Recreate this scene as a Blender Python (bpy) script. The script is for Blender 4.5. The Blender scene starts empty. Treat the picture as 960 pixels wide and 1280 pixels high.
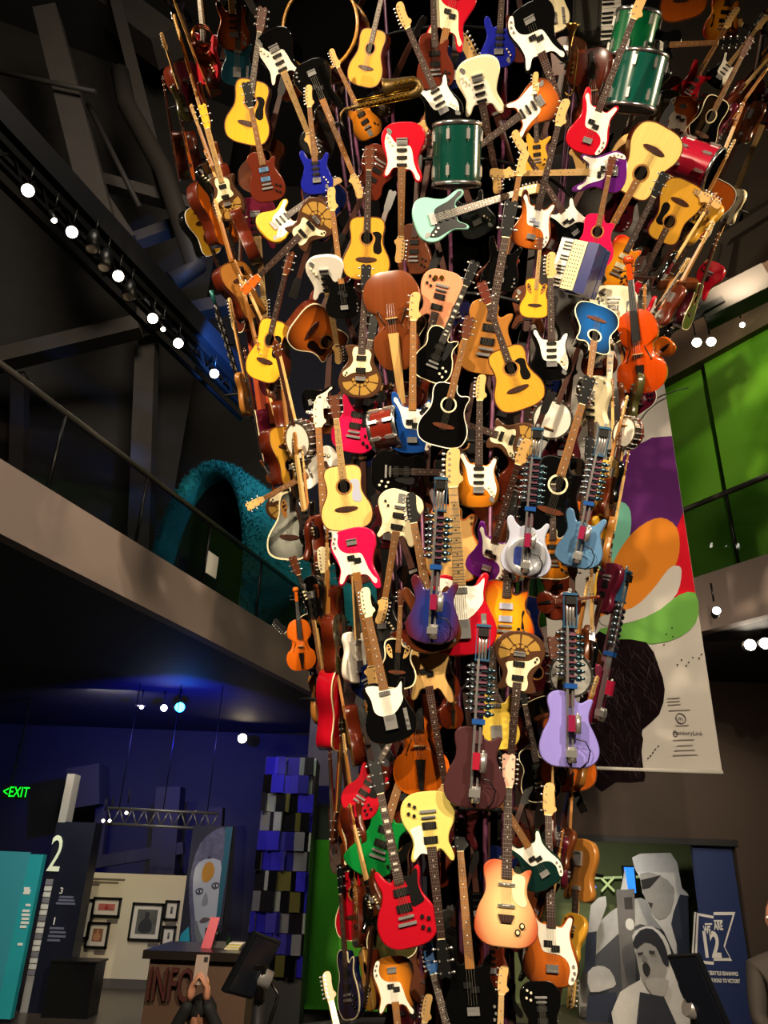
import bpy, math, random
import numpy as np
from mathutils import Vector, Matrix
from mathutils.geometry import tessellate_polygon
scene = bpy.context.scene
COL = scene.collection
rng = random.Random(7)
V = Vector

# ------------------------------------------------------------------ camera
F = 960.0
PITCH, ROLL = math.radians(25.5), math.radians(2.1)
CAM = V((0, 0, 1.6))
FW = V((0, math.cos(PITCH), math.sin(PITCH)))
_u0 = V((0, -math.sin(PITCH), math.cos(PITCH))); _r0 = V((1, 0, 0))
UP = _u0 * math.cos(ROLL) - _r0 * math.sin(ROLL)
RT = _r0 * math.cos(ROLL) + _u0 * math.sin(ROLL)
cd = bpy.data.cameras.new('camera'); cam = bpy.data.objects.new('camera', cd); COL.objects.link(cam)
cd.sensor_fit = 'AUTO'; cd.sensor_width = 36.0; cd.lens = F / 1280 * 36.0; cd.clip_end = 200
cam.matrix_world = Matrix(((RT.x, UP.x, -FW.x, CAM.x), (RT.y, UP.y, -FW.y, CAM.y), (RT.z, UP.z, -FW.z, CAM.z), (0, 0, 0, 1)))
scene.camera = cam

def ray(x, y): return FW + RT * ((x - 480) / F) - UP * ((y - 640) / F)
def at(x, y, Y): d = ray(x, y); return CAM + d * (Y / d.y)
def atz(x, y, Z): d = ray(x, y); return CAM + d * ((Z - 1.6) / d.z)

# ------------------------------------------------------------------ world, exposure, lights
w = bpy.data.worlds.new('world'); scene.world = w; w.use_nodes = True
w.node_tree.nodes['Background'].inputs[0].default_value = (.35, .4, .55, 1)
w.node_tree.nodes['Background'].inputs[1].default_value = 0.01
vs = scene.view_settings
vs.view_transform = 'Standard'; vs.look = 'None'; vs.gamma = 1; vs.use_curve_mapping = False; vs.exposure = 0.0

def lamp(name, kind, loc, energy, color, target=None, size=.1, angle=60, blend=.5):
    l = bpy.data.lights.new(name, kind); o = bpy.data.objects.new(name, l); COL.objects.link(o)
    o.location = loc; l.energy = energy; l.color = color
    if kind == 'SPOT': l.spot_size = math.radians(angle); l.spot_blend = blend; l.shadow_soft_size = size
    elif kind == 'AREA': l.size = size
    else: l.shadow_soft_size = size
    if target is not None: o.rotation_euler = (V(target) - V(loc)).to_track_quat('-Z', 'Y').to_euler()
    return o
WARM = (1, .80, .56)
lamp('tower_spot', 'SPOT', (-3.6, -1.2, 6.6), 3400, WARM, (.5, 4.4, 5.2), .12, 62)
lamp('tower_spot', 'SPOT', (3.4, -2.2, 6.4), 2900, (1, .84, .62), (.6, 4.4, 4.6), .12, 62)
lamp('tower_spot', 'SPOT', (.2, -3.0, 6.8), 1900, (1, .82, .58), (.6, 4.3, 3.0), .12, 50)
lamp('tower_spot', 'SPOT', (-5.5, 3.0, 8.6), 1300, WARM, (.0, 4.8, 7.2), .12, 55)
lamp('tower_spot', 'SPOT', (6.5, 4.0, 8.2), 1200, (1, .78, .5), (1.6, 5.0, 6.6), .12, 55)
lamp('green_wall_spot', 'SPOT', (4.6, 5.5, 9.5), 340, (.95, 1, .6), (6.2, 11, 7.6), .1, 50)
lamp('banner_spot', 'SPOT', (5.0, 1.0, 6.5), 100, (1, .86, .72), (3.0, 7.2, 4.4), .1, 60)
lamp('fascia_spot', 'SPOT', (-.8, -2.0, 7.5), 420, (1, .82, .7), (-2.8, 7.5, 4.6), .1, 40)
lamp('upper_hall_fill', 'AREA', (-1.5, 2, 14.5), 600, (1, .88, .72), (-7, 14, 13), 4)  # added area fill that brightens the upper left walls, no fixture here
lamp('upper_wall_fill', 'SPOT', (4.4, 7.6, 8.9), 420, (1, .8, .58), (8.5, 12.5, 13), .1, 100, .8)  # added fill near the bright pair, lifts the dark upper right wall
lamp('gallery_spot', 'SPOT', (-3.6, 10.2, 3.6), 160, (1, .88, .66), (-3.4, 13.4, 1.0), .08, 100)
lamp('blue_spot', 'SPOT', atz(222, 905, 3.5), 800, (.015, .03, 1), atz(224, 893, 4.33), .06, 92, 1.0)
lamp('blue_spot', 'SPOT', (-1.6, 7.2, 3.9), 130, (.05, .05, 1), (-1.3, 8.6, 2.6), .06, 70, .6)
lamp('green_panel_spot', 'SPOT', (-.6, 7.0, 3.3), 50, (.7, 1, .5), (-.55, 8.6, 1.4), .06, 50)
lamp('teal_panel_spot', 'SPOT', (-3.3, 8.0, 3.2), 80, (.7, 1, 1), (-4.0, 10.4, 1.0), .06, 60)
lamp('exhibit_spot', 'SPOT', (3.2, 11.15, 2.12), 60, (1, .95, .88), (3.6, 12.2, .9), .05, 150, .8)
lamp('exhibit_spot', 'SPOT', (3.6, 8.0, 3.9), 110, (1, .9, .75), (4.6, 11, 1.2), .06, 70)
lamp('gallery_fill', 'AREA', (-4.5, 13, 4.2), 26, (1, .92, .8), (-4.5, 15.5, 2.5), .8)  # added neutral fill that lifts the gallery wall out of the blue
lamp('balcony_spot', 'SPOT', (-1.2, 10.5, 9.5), 160, (.6, .9, 1), (-3.2, 13, 6.6), .08, 45)
lamp('lower_room_light', 'AREA', (3.8, 8.6, 4.2), 22, (1, .8, .6), (4.2, 9.6, 0), 1.2)

# ------------------------------------------------------------------ materials
def dull(c, **k):
    m = mat(c, .95, **k); m.node_tree.nodes['Principled BSDF'].inputs['Specular IOR Level'].default_value = 0; return m
def hexc(h):
    h = h.lstrip('#'); c = [int(h[i:i + 2], 16) / 255 for i in (0, 2, 4)]
    return tuple(x / 12.92 if x <= .04045 else ((x + .055) / 1.055) ** 2.4 for x in c) + (1,)
PAL = dict(nat='#c88a34', yel='#d9a528', pale='#e0bf6e', amb='#c8922c', cream='#e6dab0', white='#ece6d6', bk='#080808', red='#b00c20', hot='#cc1046',
           mar='#3c0a12', blue='#141c86', navy='#0c1438', teal='#0c3440', sea='#8cc8b6', pur='#561468', green='#07752f', dkg='#06221e', brown='#55280f',
           mah='#561c0a', org='#c05a10', sal='#d08a66', plum='#432528', lav='#8a80cc', silver='#a9adc0', maple='#c9a060', rose='#3a1c12', ebony='#12100f',
           gold='#a67c28', grey='#5a5a58', dkgrey='#1c1c1c', bronze='#4a2f1e', goldin='#b38a3e', oak='#9a6428', azure='#1d5a9c', steelblue='#53799e', magenta='#7c1438', olive='#3d3a1c', burg='#521024', cobalt='#123f86')
BUR = dict(tb=('#d07a14', '#0b0604'), cb=('#f0a018', '#b01408'), ob=('#c8641a', '#3a1406'), sb=('#8f9288', '#0b0b0b'), bb=('#0f4d8c', '#04121f'),
           db=('#e2c488', '#b85434'), rb=('#1c2f78', '#4a1620'), hb=('#e8920e', '#7c1206'))
MC = {}
def mat(c, rough=.35, metal=0.0, coat=0.0, emis=0.0, bump=0.0, scale=30, grain=False, alpha=None, var=0.0):
    key = (c, rough, metal, coat, emis, bump, scale, grain, alpha, var)
    if key in MC: return MC[key]
    col = hexc(PAL.get(c, c)); m = bpy.data.materials.new('paint_' + c.strip('#')); m.use_nodes = True
    nt = m.node_tree; b = nt.nodes['Principled BSDF']
    b.inputs['Base Color'].default_value = col; b.inputs['Roughness'].default_value = rough; b.inputs['Metallic'].default_value = metal
    b.inputs['Coat Weight'].default_value = coat
    if emis: b.inputs['Emission Color'].default_value = col; b.inputs['Emission Strength'].default_value = emis
    if alpha is not None: b.inputs['Alpha'].default_value = alpha
    if grain or bump or var:
        tc = nt.nodes.new('ShaderNodeTexCoord'); mp = nt.nodes.new('ShaderNodeMapping'); nz = nt.nodes.new('ShaderNodeTexNoise')
        nt.links.new(tc.outputs['Object'], mp.inputs[0]); nt.links.new(mp.outputs[0], nz.inputs[0])
        mp.inputs['Scale'].default_value = (60, 3, 60) if grain else (scale,) * 3
        nz.inputs['Scale'].default_value = 1.0; nz.inputs['Detail'].default_value = 4
        if grain or var:
            k = var or .22
            mx = nt.nodes.new('ShaderNodeMix'); mx.data_type = 'RGBA'; nt.links.new(nz.outputs[0], mx.inputs[0])
            mx.inputs[6].default_value = tuple(x * (1 - k) for x in col[:3]) + (1,); mx.inputs[7].default_value = tuple(min(1, x * (1 + k)) for x in col[:3]) + (1,)
            nt.links.new(mx.outputs[2], b.inputs['Base Color'])
        if bump:
            bp = nt.nodes.new('ShaderNodeBump'); bp.inputs['Strength'].default_value = bump; nt.links.new(nz.outputs[0], bp.inputs['Height']); nt.links.new(bp.outputs[0], b.inputs['Normal'])
    MC[key] = m
    return m
def burst(name, cy, rx, ry):
    key = ('burst', name, cy, rx, ry)
    if key in MC: return MC[key]
    a, c = BUR[name]; m = bpy.data.materials.new('sunburst_' + name); m.use_nodes = True
    nt = m.node_tree; b = nt.nodes['Principled BSDF']; b.inputs['Roughness'].default_value = .25; b.inputs['Coat Weight'].default_value = .4
    tc = nt.nodes.new('ShaderNodeTexCoord'); mp = nt.nodes.new('ShaderNodeMapping'); ln = nt.nodes.new('ShaderNodeVectorMath'); ln.operation = 'LENGTH'
    mp.inputs['Location'].default_value = (0, -cy / ry, 0); mp.inputs['Scale'].default_value = (1 / rx, 1 / ry, 0)
    rp = nt.nodes.new('ShaderNodeValToRGB'); e = rp.color_ramp.elements
    e[0].position = .35; e[0].color = hexc(a); e[1].position = 1.0; e[1].color = hexc(c)
    e2 = rp.color_ramp.elements.new(.78); ca, cc = hexc(a), hexc(c); e2.color = tuple(.45 * p + .55 * q for p, q in zip(ca, cc))
    nt.links.new(tc.outputs['Object'], mp.inputs[0]); nt.links.new(mp.outputs[0], ln.inputs[0]); nt.links.new(ln.outputs['Value'], rp.inputs[0]); nt.links.new(rp.outputs[0], b.inputs['Base Color'])
    MC[key] = m
    return m
def body_mat(c, T):
    if c in BUR: return burst(c, T['bl'] * .46, T['W'] * 1.02, T['bl'] * .60)
    if c in ('nat', 'yel', 'pale', 'amb', 'brown', 'mah', 'oak', 'org', 'sal', 'maple'): return mat(c, .28, 0, .5, grain=True)
    return mat(c, .12 if c in ('bk', 'navy') else .24, 0, .5)
CHROME = mat('#d6d4d0', .22, .8); STEEL = mat('#a8a6a4', .32, .65); BLACK = mat('bk', .35); GOLD = mat('gold', .28, 1); MAPLE = mat('maple', .35, grain=True)

# ------------------------------------------------------------------ mesh builder
class MB:
    def __init__(s): s.v = []; s.f = []; s.sm = []
    def add(s, vs, fs, smooth=False):
        o = len(s.v); s.v += [tuple(p) for p in vs]
        for i, f in enumerate(fs): s.f.append(tuple(o + k for k in f)); s.sm.append(smooth[i] if isinstance(smooth, list) else smooth)
        return s
    def box(s, x0, x1, y0, y1, z0, z1):
        return s.add([(x, y, z) for z in (z0, z1) for y in (y0, y1) for x in (x0, x1)], [(0, 2, 3, 1), (4, 5, 7, 6), (0, 1, 5, 4), (2, 6, 7, 3), (0, 4, 6, 2), (1, 3, 7, 5)])
    def hexa(s, p): return s.add(p, [(3, 2, 1, 0), (4, 5, 6, 7), (0, 1, 5, 4), (1, 2, 6, 5), (2, 3, 7, 6), (3, 0, 4, 7)])
    def prism(s, P, z0, z1, b=0.0, front=True, back=True):
        n = len(P)
        if b:
            Q = inset(P, b); R = [(Q, z0), (P, z0 + b), (P, z1 - b), (Q, z1)]
        else: R = [(P, z0), (P, z1)]
        vs = [(x, y, z) for pts, z in R for x, y in pts]; fs = []; sm = []
        for k in range(len(R) - 1):
            for i in range(n):
                j = (i + 1) % n; fs.append((k * n + i, k * n + j, (k + 1) * n + j, (k + 1) * n + i)); sm.append(n > 12)
        if back: fs.append(tuple(range(n - 1, -1, -1))); sm.append(False)
        if front: fs.append(tuple((len(R) - 1) * n + i for i in range(n))); sm.append(False)
        return s.add(vs, fs, sm)
    def cyl(s, p0, p1, r0, r1=None, n=12, caps=True):
        r1 = r0 if r1 is None else r1; p0, p1 = V(p0), V(p1); d = (p1 - p0).normalized()
        a = d.orthogonal().normalized(); c = d.cross(a); vs = []; fs = []; sm = []
        for p, r in ((p0, r0), (p1, r1)):
            for i in range(n):
                t = 2 * math.pi * i / n; vs.append(p + (a * math.cos(t) + c * math.sin(t)) * r)
        for i in range(n): fs.append((i, (i + 1) % n, n + (i + 1) % n, n + i)); sm.append(True)
        if caps: fs += [tuple(range(n - 1, -1, -1)), tuple(range(n, 2 * n))]; sm += [False, False]
        return s.add(vs, fs, sm)
    def tube(s, pts, r, n=8):
        pts = [V(p) for p in pts]; rs = r if isinstance(r, (list, tuple)) else [r] * len(pts); vs = []; fs = []; sm = []
        a = None
        for k, p in enumerate(pts):
            d = (pts[min(k + 1, len(pts) - 1)] - pts[max(k - 1, 0)]).normalized()
            a = d.orthogonal().normalized() if a is None else (a - d * a.dot(d)).normalized()
            c = d.cross(a)
            for i in range(n):
                t = 2 * math.pi * i / n; vs.append(p + (a * math.cos(t) + c * math.sin(t)) * rs[k])
        for k in range(len(pts) - 1):
            for i in range(n): j = (i + 1) % n; fs.append((k * n + i, k * n + j, k * n + n + j, k * n + n + i)); sm.append(True)
        fs += [tuple(range(n - 1, -1, -1)), tuple((len(pts) - 1) * n + i for i in range(n))]; sm += [False, False]
        return s.add(vs, fs, sm)
    def lathe(s, prof, n=24, close=False):  # profile (r, z) about z
        vs = []; fs = []
        for r, z in prof:
            for i in range(n): t = 2 * math.pi * i / n; vs.append((r * math.cos(t), r * math.sin(t), z))
        for k in range(len(prof) - (0 if close else 1)):
            k2 = (k + 1) % len(prof)
            for i in range(n): j = (i + 1) % n; fs.append((k * n + i, k * n + j, k2 * n + j, k2 * n + i))
        return s.add(vs, fs, True)
    def ball(s, c, r, n=10):
        rr = (r, r, r) if not isinstance(r, (tuple, list)) else r; m = n // 2 + 1; vs = []; fs = []
        for k in range(m + 1):
            ph = math.pi * k / m
            for i in range(n): t = 2 * math.pi * i / n; vs.append((c[0] + rr[0] * math.sin(ph) * math.cos(t), c[1] + rr[1] * math.sin(ph) * math.sin(t), c[2] - rr[2] * math.cos(ph)))
        for k in range(m):
            for i in range(n): j = (i + 1) % n; fs.append((k * n + i, k * n + j, k * n + n + j, k * n + n + i))
        return s.add(vs, fs, True)
    def mesh(s, name='mesh'):
        me = bpy.data.meshes.new(name); me.from_pydata(s.v, [], s.f); me.polygons.foreach_set('use_smooth', s.sm); me.materials.append(None); me.update()
        return me
def inset(P, b):
    n = len(P); out = []
    for i in range(n):
        ax, ay = P[i - 1]; cx, cy = P[(i + 1) % n]; dx, dy = cx - ax, cy - ay; l = math.hypot(dx, dy) or 1
        out.append((P[i][0] - dy / l * b, P[i][1] + dx / l * b))
    return out
def spline(pts, n=4):  # closed Catmull-Rom, counter-clockwise input
    out = []; m = len(pts)
    for i in range(m):
        p0, p1, p2, p3 = (pts[(i + k - 1) % m] for k in range(4))
        for j in range(n):
            t = j / n
            out.append(tuple(.5 * (2 * b + (c - a) * t + (2 * a - 5 * b + 4 * c - d) * t * t + (3 * b - a - 3 * c + d) * t ** 3) for a, b, c, d in zip(p0, p1, p2, p3)))
    return out
def sym(half): return half + [(-x, y) for x, y in reversed(half) if abs(x) > 1e-6]
def circle(cx, cy, r, n=20): return [(cx + r * math.cos(2 * math.pi * i / n), cy + r * math.sin(2 * math.pi * i / n)) for i in range(n)]

MESH = {}
def cached(key, fn):
    if key not in MESH: MESH[key] = fn().mesh(key if isinstance(key, str) else '_'.join(map(str, key)))
    return MESH[key]
def obj(name, me, m, parent=None, loc=None, rot=None, kind=None):
    if isinstance(me, MB): me = me.mesh(name)
    o = bpy.data.objects.new(name, me); COL.objects.link(o)
    if m is not None: o.material_slots[0].link = 'OBJECT'; o.material_slots[0].material = m
    if parent: o.parent = parent
    if loc is not None: o.location = loc
    if rot is not None: o.rotation_euler = rot
    if kind: o['kind'] = kind
    return o
def tag(o, label, cat, group=None):
    o['label'] = label; o['category'] = cat
    if group: o['group'] = group
    return o
def thing(name, label, cat, loc=(0, 0, 0), group=None, rot=None):
    o = bpy.data.objects.new(name, None); COL.objects.link(o); o.location = loc; o.empty_display_size = .05
    if rot is not None: o.rotation_euler = rot
    return tag(o, label, cat, group)
def struct(name, mb, m): return obj(name, mb, m, kind='structure')
FONT = {}
def text(name, s, size, m, parent, loc, rot, align='CENTER', ext=.002, sx=1.0, bold=0):
    c = bpy.data.curves.new(name, 'FONT'); c.body = s; c.size = size; c.align_x = align; c.extrude = ext; c.offset = bold; c.resolution_u = 3
    c.materials.append(m); o = bpy.data.objects.new(name, c); COL.objects.link(o); o.location = loc; o.rotation_euler = rot; o.scale = (sx, 1, 1)
    me = bpy.data.meshes.new_from_object(o.evaluated_get(bpy.context.evaluated_depsgraph_get())); bpy.data.objects.remove(o); me.materials.clear(); me.materials.append(None)
    return obj(name, me, m, parent, loc, rot) if not sx != 1 else sc_obj(obj(name, me, m, parent, loc, rot), sx)
def sc_obj(o, sx): o.scale = (sx, 1, 1); return o
# ------------------------------------------------------------------ tower surface (measured profile: height, half width)
AX, AY = .57, 5.3
PZ = [0, 1.2, 1.6, 2.05, 2.6, 3.15, 3.75, 4.4, 5.15, 6.0, 6.95, 8.0, 9.2, 10.5, 12]
PR = [.72, .74, .78, .83, .92, 1.1, 1.25, 1.39, 1.63, 1.95, 2.3, 2.7, 3.1, 3.5, 3.8]
def rx(z): return float(np.interp(z, PZ, PR)) - .05
def ry(z): return .72 + .42 * (rx(z) - .72)
def fld(p): return ((p.x - AX) / rx(p.z)) ** 2 + ((p.y - AY) / ry(p.z)) ** 2
def surf(x, y):
    d = ray(x, y); best = None
    for i in range(300):
        t = 2.5 + i * .03; p = CAM + d * t; v = fld(p)
        if v <= 1:
            lo, hi = t - .03, t
            for _ in range(12):
                m = (lo + hi) / 2
                if fld(CAM + d * m) <= 1: hi = m
                else: lo = m
            return CAM + d * hi
        if best is None or v < best[0]: best = (v, p)
    return best[1]
def surf_n(p):
    e = .02
    g = V((fld(p + V((e, 0, 0))) - fld(p - V((e, 0, 0))), fld(p + V((0, e, 0))) - fld(p - V((0, e, 0))), fld(p + V((0, 0, e))) - fld(p - V((0, 0, e)))))
    return g.normalized()

# ------------------------------------------------------------------ instrument outlines (metres, y runs from the tail to the head, front is +z)
AC = [(0, 0), (.10, .005), (.17, .04), (.198, .11), (.19, .18), (.155, .25), (.136, .30), (.137, .36), (.147, .42), (.135, .472), (.09, .497), (.03, .50)]
CUT = AC[:8] + [(.150, .40), (.146, .425), (.12, .432), (.08, .422), (.05, .437), (.036, .465), (.03, .50)]
mirror = lambda h: [(-x, y) for x, y in reversed(h) if x > 1e-6]
ST_R = [(0, 0), (.09, .012), (.145, .06), (.155, .13), (.127, .21), (.113, .26), (.122, .30), (.134, .335), (.137, .357), (.124, .371), (.105, .364), (.087, .342), (.072, .32), (.05, .308), (.03, .312)]
ST_L = [(-.03, .328), (-.05, .321), (-.07, .334), (-.084, .364), (-.10, .395), (-.12, .407), (-.139, .399), (-.148, .374), (-.142, .338), (-.125, .295), (-.116, .25), (-.135, .19), (-.165, .12), (-.155, .05), (-.09, .008)]
LP_R = [(0, 0), (.09, .006), (.148, .05), (.165, .12), (.145, .2), (.115, .255), (.108, .3), (.122, .345), (.118, .372), (.09, .368), (.06, .345), (.035, .355), (.03, .41)]
LP_L = [(-.03, .428), (-.08, .432), (-.125, .405), (-.136, .35), (-.118, .295), (-.12, .25), (-.148, .195), (-.165, .12), (-.148, .05), (-.09, .006)]
OUT = dict(
    ac=sym(AC), aco=CUT + mirror(AC), st=ST_R + ST_L,
    pb=[(x * 1.04, y * 1.06) for x, y in ST_R] + [(x * 1.04 - (.008 if y > .38 else 0), y * 1.06 + (.02 if y > .38 else 0)) for x, y in ST_L],
    tl=ST_R + [(-.03, .362), (-.08, .372), (-.125, .355), (-.14, .315), (-.122, .26), (-.122, .22), (-.15, .15), (-.158, .08), (-.125, .025), (-.06, .002)],
    lp=LP_R + LP_L, hb=[(x * 1.12, y * 1.02) for x, y in LP_R + LP_L],
    sg=[(0, 0), (.09, .008), (.148, .05), (.168, .115), (.155, .18), (.12, .24), (.107, .29), (.118, .33), (.128, .365), (.124, .388), (.108, .39), (.09, .368), (.066, .34), (.045, .33), (.03, .345), (-.03, .345),
        (-.045, .33), (-.066, .343), (-.088, .375), (-.106, .4), (-.124, .4), (-.131, .375), (-.12, .33), (-.107, .29), (-.12, .24), (-.155, .18), (-.168, .115), (-.148, .05), (-.09, .008)],
    jm=[(-.03, .012), (.07, 0), (.14, .035), (.17, .1), (.15, .17), (.12, .235), (.115, .28), (.127, .325), (.136, .352), (.126, .37), (.107, .366), (.08, .335), (.05, .322), (.03, .335), (-.03, .345), (-.05, .335),
        (-.083, .36), (-.102, .394), (-.122, .406), (-.14, .396), (-.146, .37), (-.138, .335), (-.122, .285), (-.125, .235), (-.15, .18), (-.168, .12), (-.15, .06), (-.1, .025)],
    dan=[(0, 0), (.10, .006), (.158, .05), (.17, .115), (.145, .19), (.115, .25), (.112, .3), (.128, .35), (.135, .383), (.11, .385), (.07, .362), (.04, .372), (.03, .39), (-.03, .425), (-.085, .425),
         (-.122, .4), (-.128, .36), (-.115, .3), (-.12, .25), (-.15, .19), (-.17, .115), (-.158, .05), (-.10, .006)],
    exp=[(.03, .0), (.075, .02), (.135, .10), (.11, .2), (.1, .27), (.16, .345), (.145, .37), (.06, .335), (.03, .35), (-.03, .36), (-.085, .43), (-.12, .43), (-.115, .36), (-.1, .27), (-.13, .19), (-.19, .09), (-.19, .04), (-.12, .0), (-.04, -.01)],
    web=[(0, 0), (.09, .012), (.15, .06), (.168, .13), (.145, .205), (.108, .265), (.1, .31), (.12, .36), (.128, .385), (.1, .39), (.05, .372), (.03, .385), (-.03, .395), (-.07, .402), (-.115, .395), (-.125, .37), (-.1, .31), (-.108, .265), (-.145, .205), (-.168, .13), (-.15, .06), (-.09, .012)],
    vio=sym([(0, 0), (.05, .003), (.088, .03), (.104, .075), (.098, .115), (.086, .135), (.074, .143), (.06, .165), (.056, .19), (.062, .215), (.077, .228), (.084, .25), (.082, .29), (.062, .335), (.03, .354), (.012, .356)]),
)
for k in OUT: OUT[k] = spline(OUT[k], 3 if k != 'exp' else 4)
TY = dict(
    ac=dict(L=1.04, W=.2, T=.105, bl=.5, fb=.392, nut=.855, head='33', name='acoustic_guitar', cat='acoustic guitar'),
    aco=dict(L=1.04, W=.2, T=.10, bl=.5, fb=.392, nut=.855, head='33', name='acoustic_guitar', cat='acoustic guitar'),
    rb=dict(L=1.0, W=.2, T=.12, bl=.5, fb=.36, nut=.83, head='33', name='roundback_guitar', cat='acoustic guitar'),
    st=dict(L=.965, W=.16, T=.045, bl=.41, fb=.30, nut=.775, head='6', name='electric_guitar', cat='electric guitar'),
    pb=dict(L=1.17, W=.168, T=.045, bl=.45, fb=.315, nut=.965, head='4', name='bass_guitar', cat='bass guitar'),
    tl=dict(L=.965, W=.158, T=.045, bl=.37, fb=.32, nut=.775, head='6', name='electric_guitar', cat='electric guitar'),
    lp=dict(L=1.0, W=.165, T=.055, bl=.43, fb=.315, nut=.79, head='33', name='electric_guitar', cat='electric guitar'),
    hb=dict(L=1.02, W=.185, T=.06, bl=.44, fb=.33, nut=.81, head='33', name='hollow_body_guitar', cat='electric guitar'),
    sg=dict(L=1.0, W=.168, T=.04, bl=.4, fb=.315, nut=.80, head='33', name='electric_guitar', cat='electric guitar'),
    jm=dict(L=.99, W=.17, T=.045, bl=.41, fb=.31, nut=.795, head='6', name='electric_guitar', cat='electric guitar'),
    dan=dict(L=1.0, W=.17, T=.042, bl=.42, fb=.335, nut=.81, head='33', name='electric_guitar', cat='electric guitar'),
    exp=dict(L=1.04, W=.19, T=.045, bl=.43, fb=.325, nut=.82, head='6', name='electric_guitar', cat='electric guitar'),
    web=dict(L=1.0, W=.168, T=.05, bl=.4, fb=.335, nut=.80, head='33', name='electric_guitar', cat='electric guitar'),
    vio=dict(L=.6, W=.104, T=.04, bl=.356, name='violin', cat='violin'),
    cel=dict(L=.6, W=.104, T=.06, bl=.356, name='cello', cat='cello'),
    ban=dict(L=.92, W=.15, T=.08, bl=.3, name='banjo', cat='banjo'),
    rob=dict(L=1.0, W=.165, T=.045, bl=.45, name='robotic_guitar', cat='robotic guitar'),
)
PG = dict(
    st=[(-.128, .39), (-.108, .383), (-.092, .35), (-.076, .327), (-.05, .313), (0, .312), (.05, .3), (.076, .313), (.095, .342), (.112, .355), (.124, .347), (.118, .318), (.104, .27), (.112, .21), (.128, .14), (.118, .085), (.1, .07), (.085, .09), (.05, .135), (0, .15), (-.055, .16), (-.075, .2), (-.088, .27), (-.112, .33), (-.133, .365)],
    pb=[(-.13, .41), (-.11, .4), (-.094, .368), (-.076, .346), (-.045, .334), (0, .333), (.055, .32), (.08, .335), (.1, .365), (.118, .378), (.13, .368), (.122, .335), (.108, .285), (.12, .21), (.146, .135), (.148, .09), (.132, .045), (.11, .022), (.093, .03), (.098, .06), (.106, .1), (.09, .145), (.05, .172), (0, .18), (-.05, .188), (-.07, .23), (-.088, .3), (-.115, .355), (-.138, .385)],
    tl=[(-.112, .35), (-.05, .35), (.03, .315), (.08, .315), (.115, .345), (.105, .28), (.098, .23), (.03, .165), (-.045, .165), (-.085, .2), (-.09, .27)],
    jm=[(-.12, .39), (-.085, .345), (0, .315), (.06, .315), (.115, .35), (.105, .28), (.12, .2), (.14, .1), (.10, .05), (.055, .12), (0, .14), (-.06, .15), (-.085, .22), (-.1, .3)],
    sg=[(.025, .35), (.065, .345), (.10, .375), (.112, .36), (.10, .30), (.105, .25), (.115, .21), (.075, .195), (.045, .2), (.04, .3)],
    sgw=[(.025, .35), (.065, .345), (.10, .375), (.112, .36), (.10, .30), (.105, .25), (.115, .21), (.075, .195), (.045, .2), (.04, .3)],
    lp=[(.045, .33), (.085, .335), (.1, .31), (.09, .25), (.075, .2), (.05, .2)],
    dan=[(.032, .35), (.085, .355), (.1, .33), (.095, .27), (.11, .22), (.085, .2), (.035, .24)],
    ac=[(.045, .375), (.09, .385), (.122, .36), (.118, .30), (.128, .235), (.10, .208), (.06, .225), (.056, .275), (.068, .31), (.068, .345)],
    web=[(-.05, .385), (.03, .372), (.06, .36), (.075, .33), (.066, .27), (.085, .22), (.04, .2), (-.06, .19), (-.115, .155), (-.135, .19), (-.085, .235), (-.06, .285), (-.07, .34)],
)
PG = {k: spline(v, 3) for k, v in PG.items()}

def neck_mesh(T):
    m = MB(); y0, y1, w0, w1 = T['fb'], T['nut'], .028, .021
    ring = [(-1, .004), (-.8, -.009), (0, -.016), (.8, -.009), (1, .004)]
    ys = [T['bl'] - .05, T['bl'] + .02, y1]; vs = []; fs = []
    for k, y in enumerate(ys):
        ww = w0 + (w1 - w0) * (y - y0) / (y1 - y0)
        vs += [(a * ww, y, b) for a, b in ring]
    for k in range(2):
        for i in range(5): j = (i + 1) % 5; fs.append((k * 5 + j, k * 5 + i, k * 5 + 5 + i, k * 5 + 5 + j))
    fs += [(0, 1, 2, 3, 4), (14, 13, 12, 11, 10)]
    return m.add(vs, fs, False)
def board_mesh(T):
    y0, y1 = T['fb'], T['nut']; return MB().hexa([(-.029, y0, .003), (.029, y0, .003), (.022, y1, .003), (-.022, y1, .003), (-.028, y0, .010), (.028, y0, .010), (.021, y1, .010), (-.021, y1, .010)])
def frets_mesh(T):
    m = MB(); y0, y1 = T['fb'], T['nut']; sc = T['nut'] - T.get('br', .13)
    for i in range(0, 22):
        y = y1 - sc * (1 - 2 ** (-i / 12))
        if y < y0 + .004: break
        ww = .021 + .007 * (y1 - y) / (y1 - y0); m.box(-ww, ww, y - .0012, y + .0012, .010, .0118)
    return m
def marks_mesh(T, block=False):
    m = MB(); y1 = T['nut']; sc = y1 - .13; pos = lambda i: y1 - sc * (1 - 2 ** (-i / 12))
    for i in (3, 5, 7, 9, 12, 15, 17):
        y = (pos(i) + pos(i - 1)) / 2
        if y < T['fb'] + .01: break
        h = (pos(i - 1) - pos(i)) * .3
        if block: m.box(-.014, .014, y - h, y + h, .010, .0112)
        else: m.cyl((0, y, .010), (0, y, .0114), .0042, n=8)
    return m
def strings_mesh(T, n=6):
    m = MB(); y0 = T.get('br', .13)
    for i in range(n):
        a = (i / (n - 1) - .5) * 2; m.hexa([(a * .024 - .0008, y0, .016), (a * .024 + .0008, y0, .016), (a * .017 + .0008, T['nut'], .013), (a * .017 - .0008, T['nut'], .013),
                                         (a * .024 - .0008, y0, .0176), (a * .024 + .0008, y0, .0176), (a * .017 + .0008, T['nut'], .0146), (a * .017 - .0008, T['nut'], .0146)])
    return m
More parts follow.
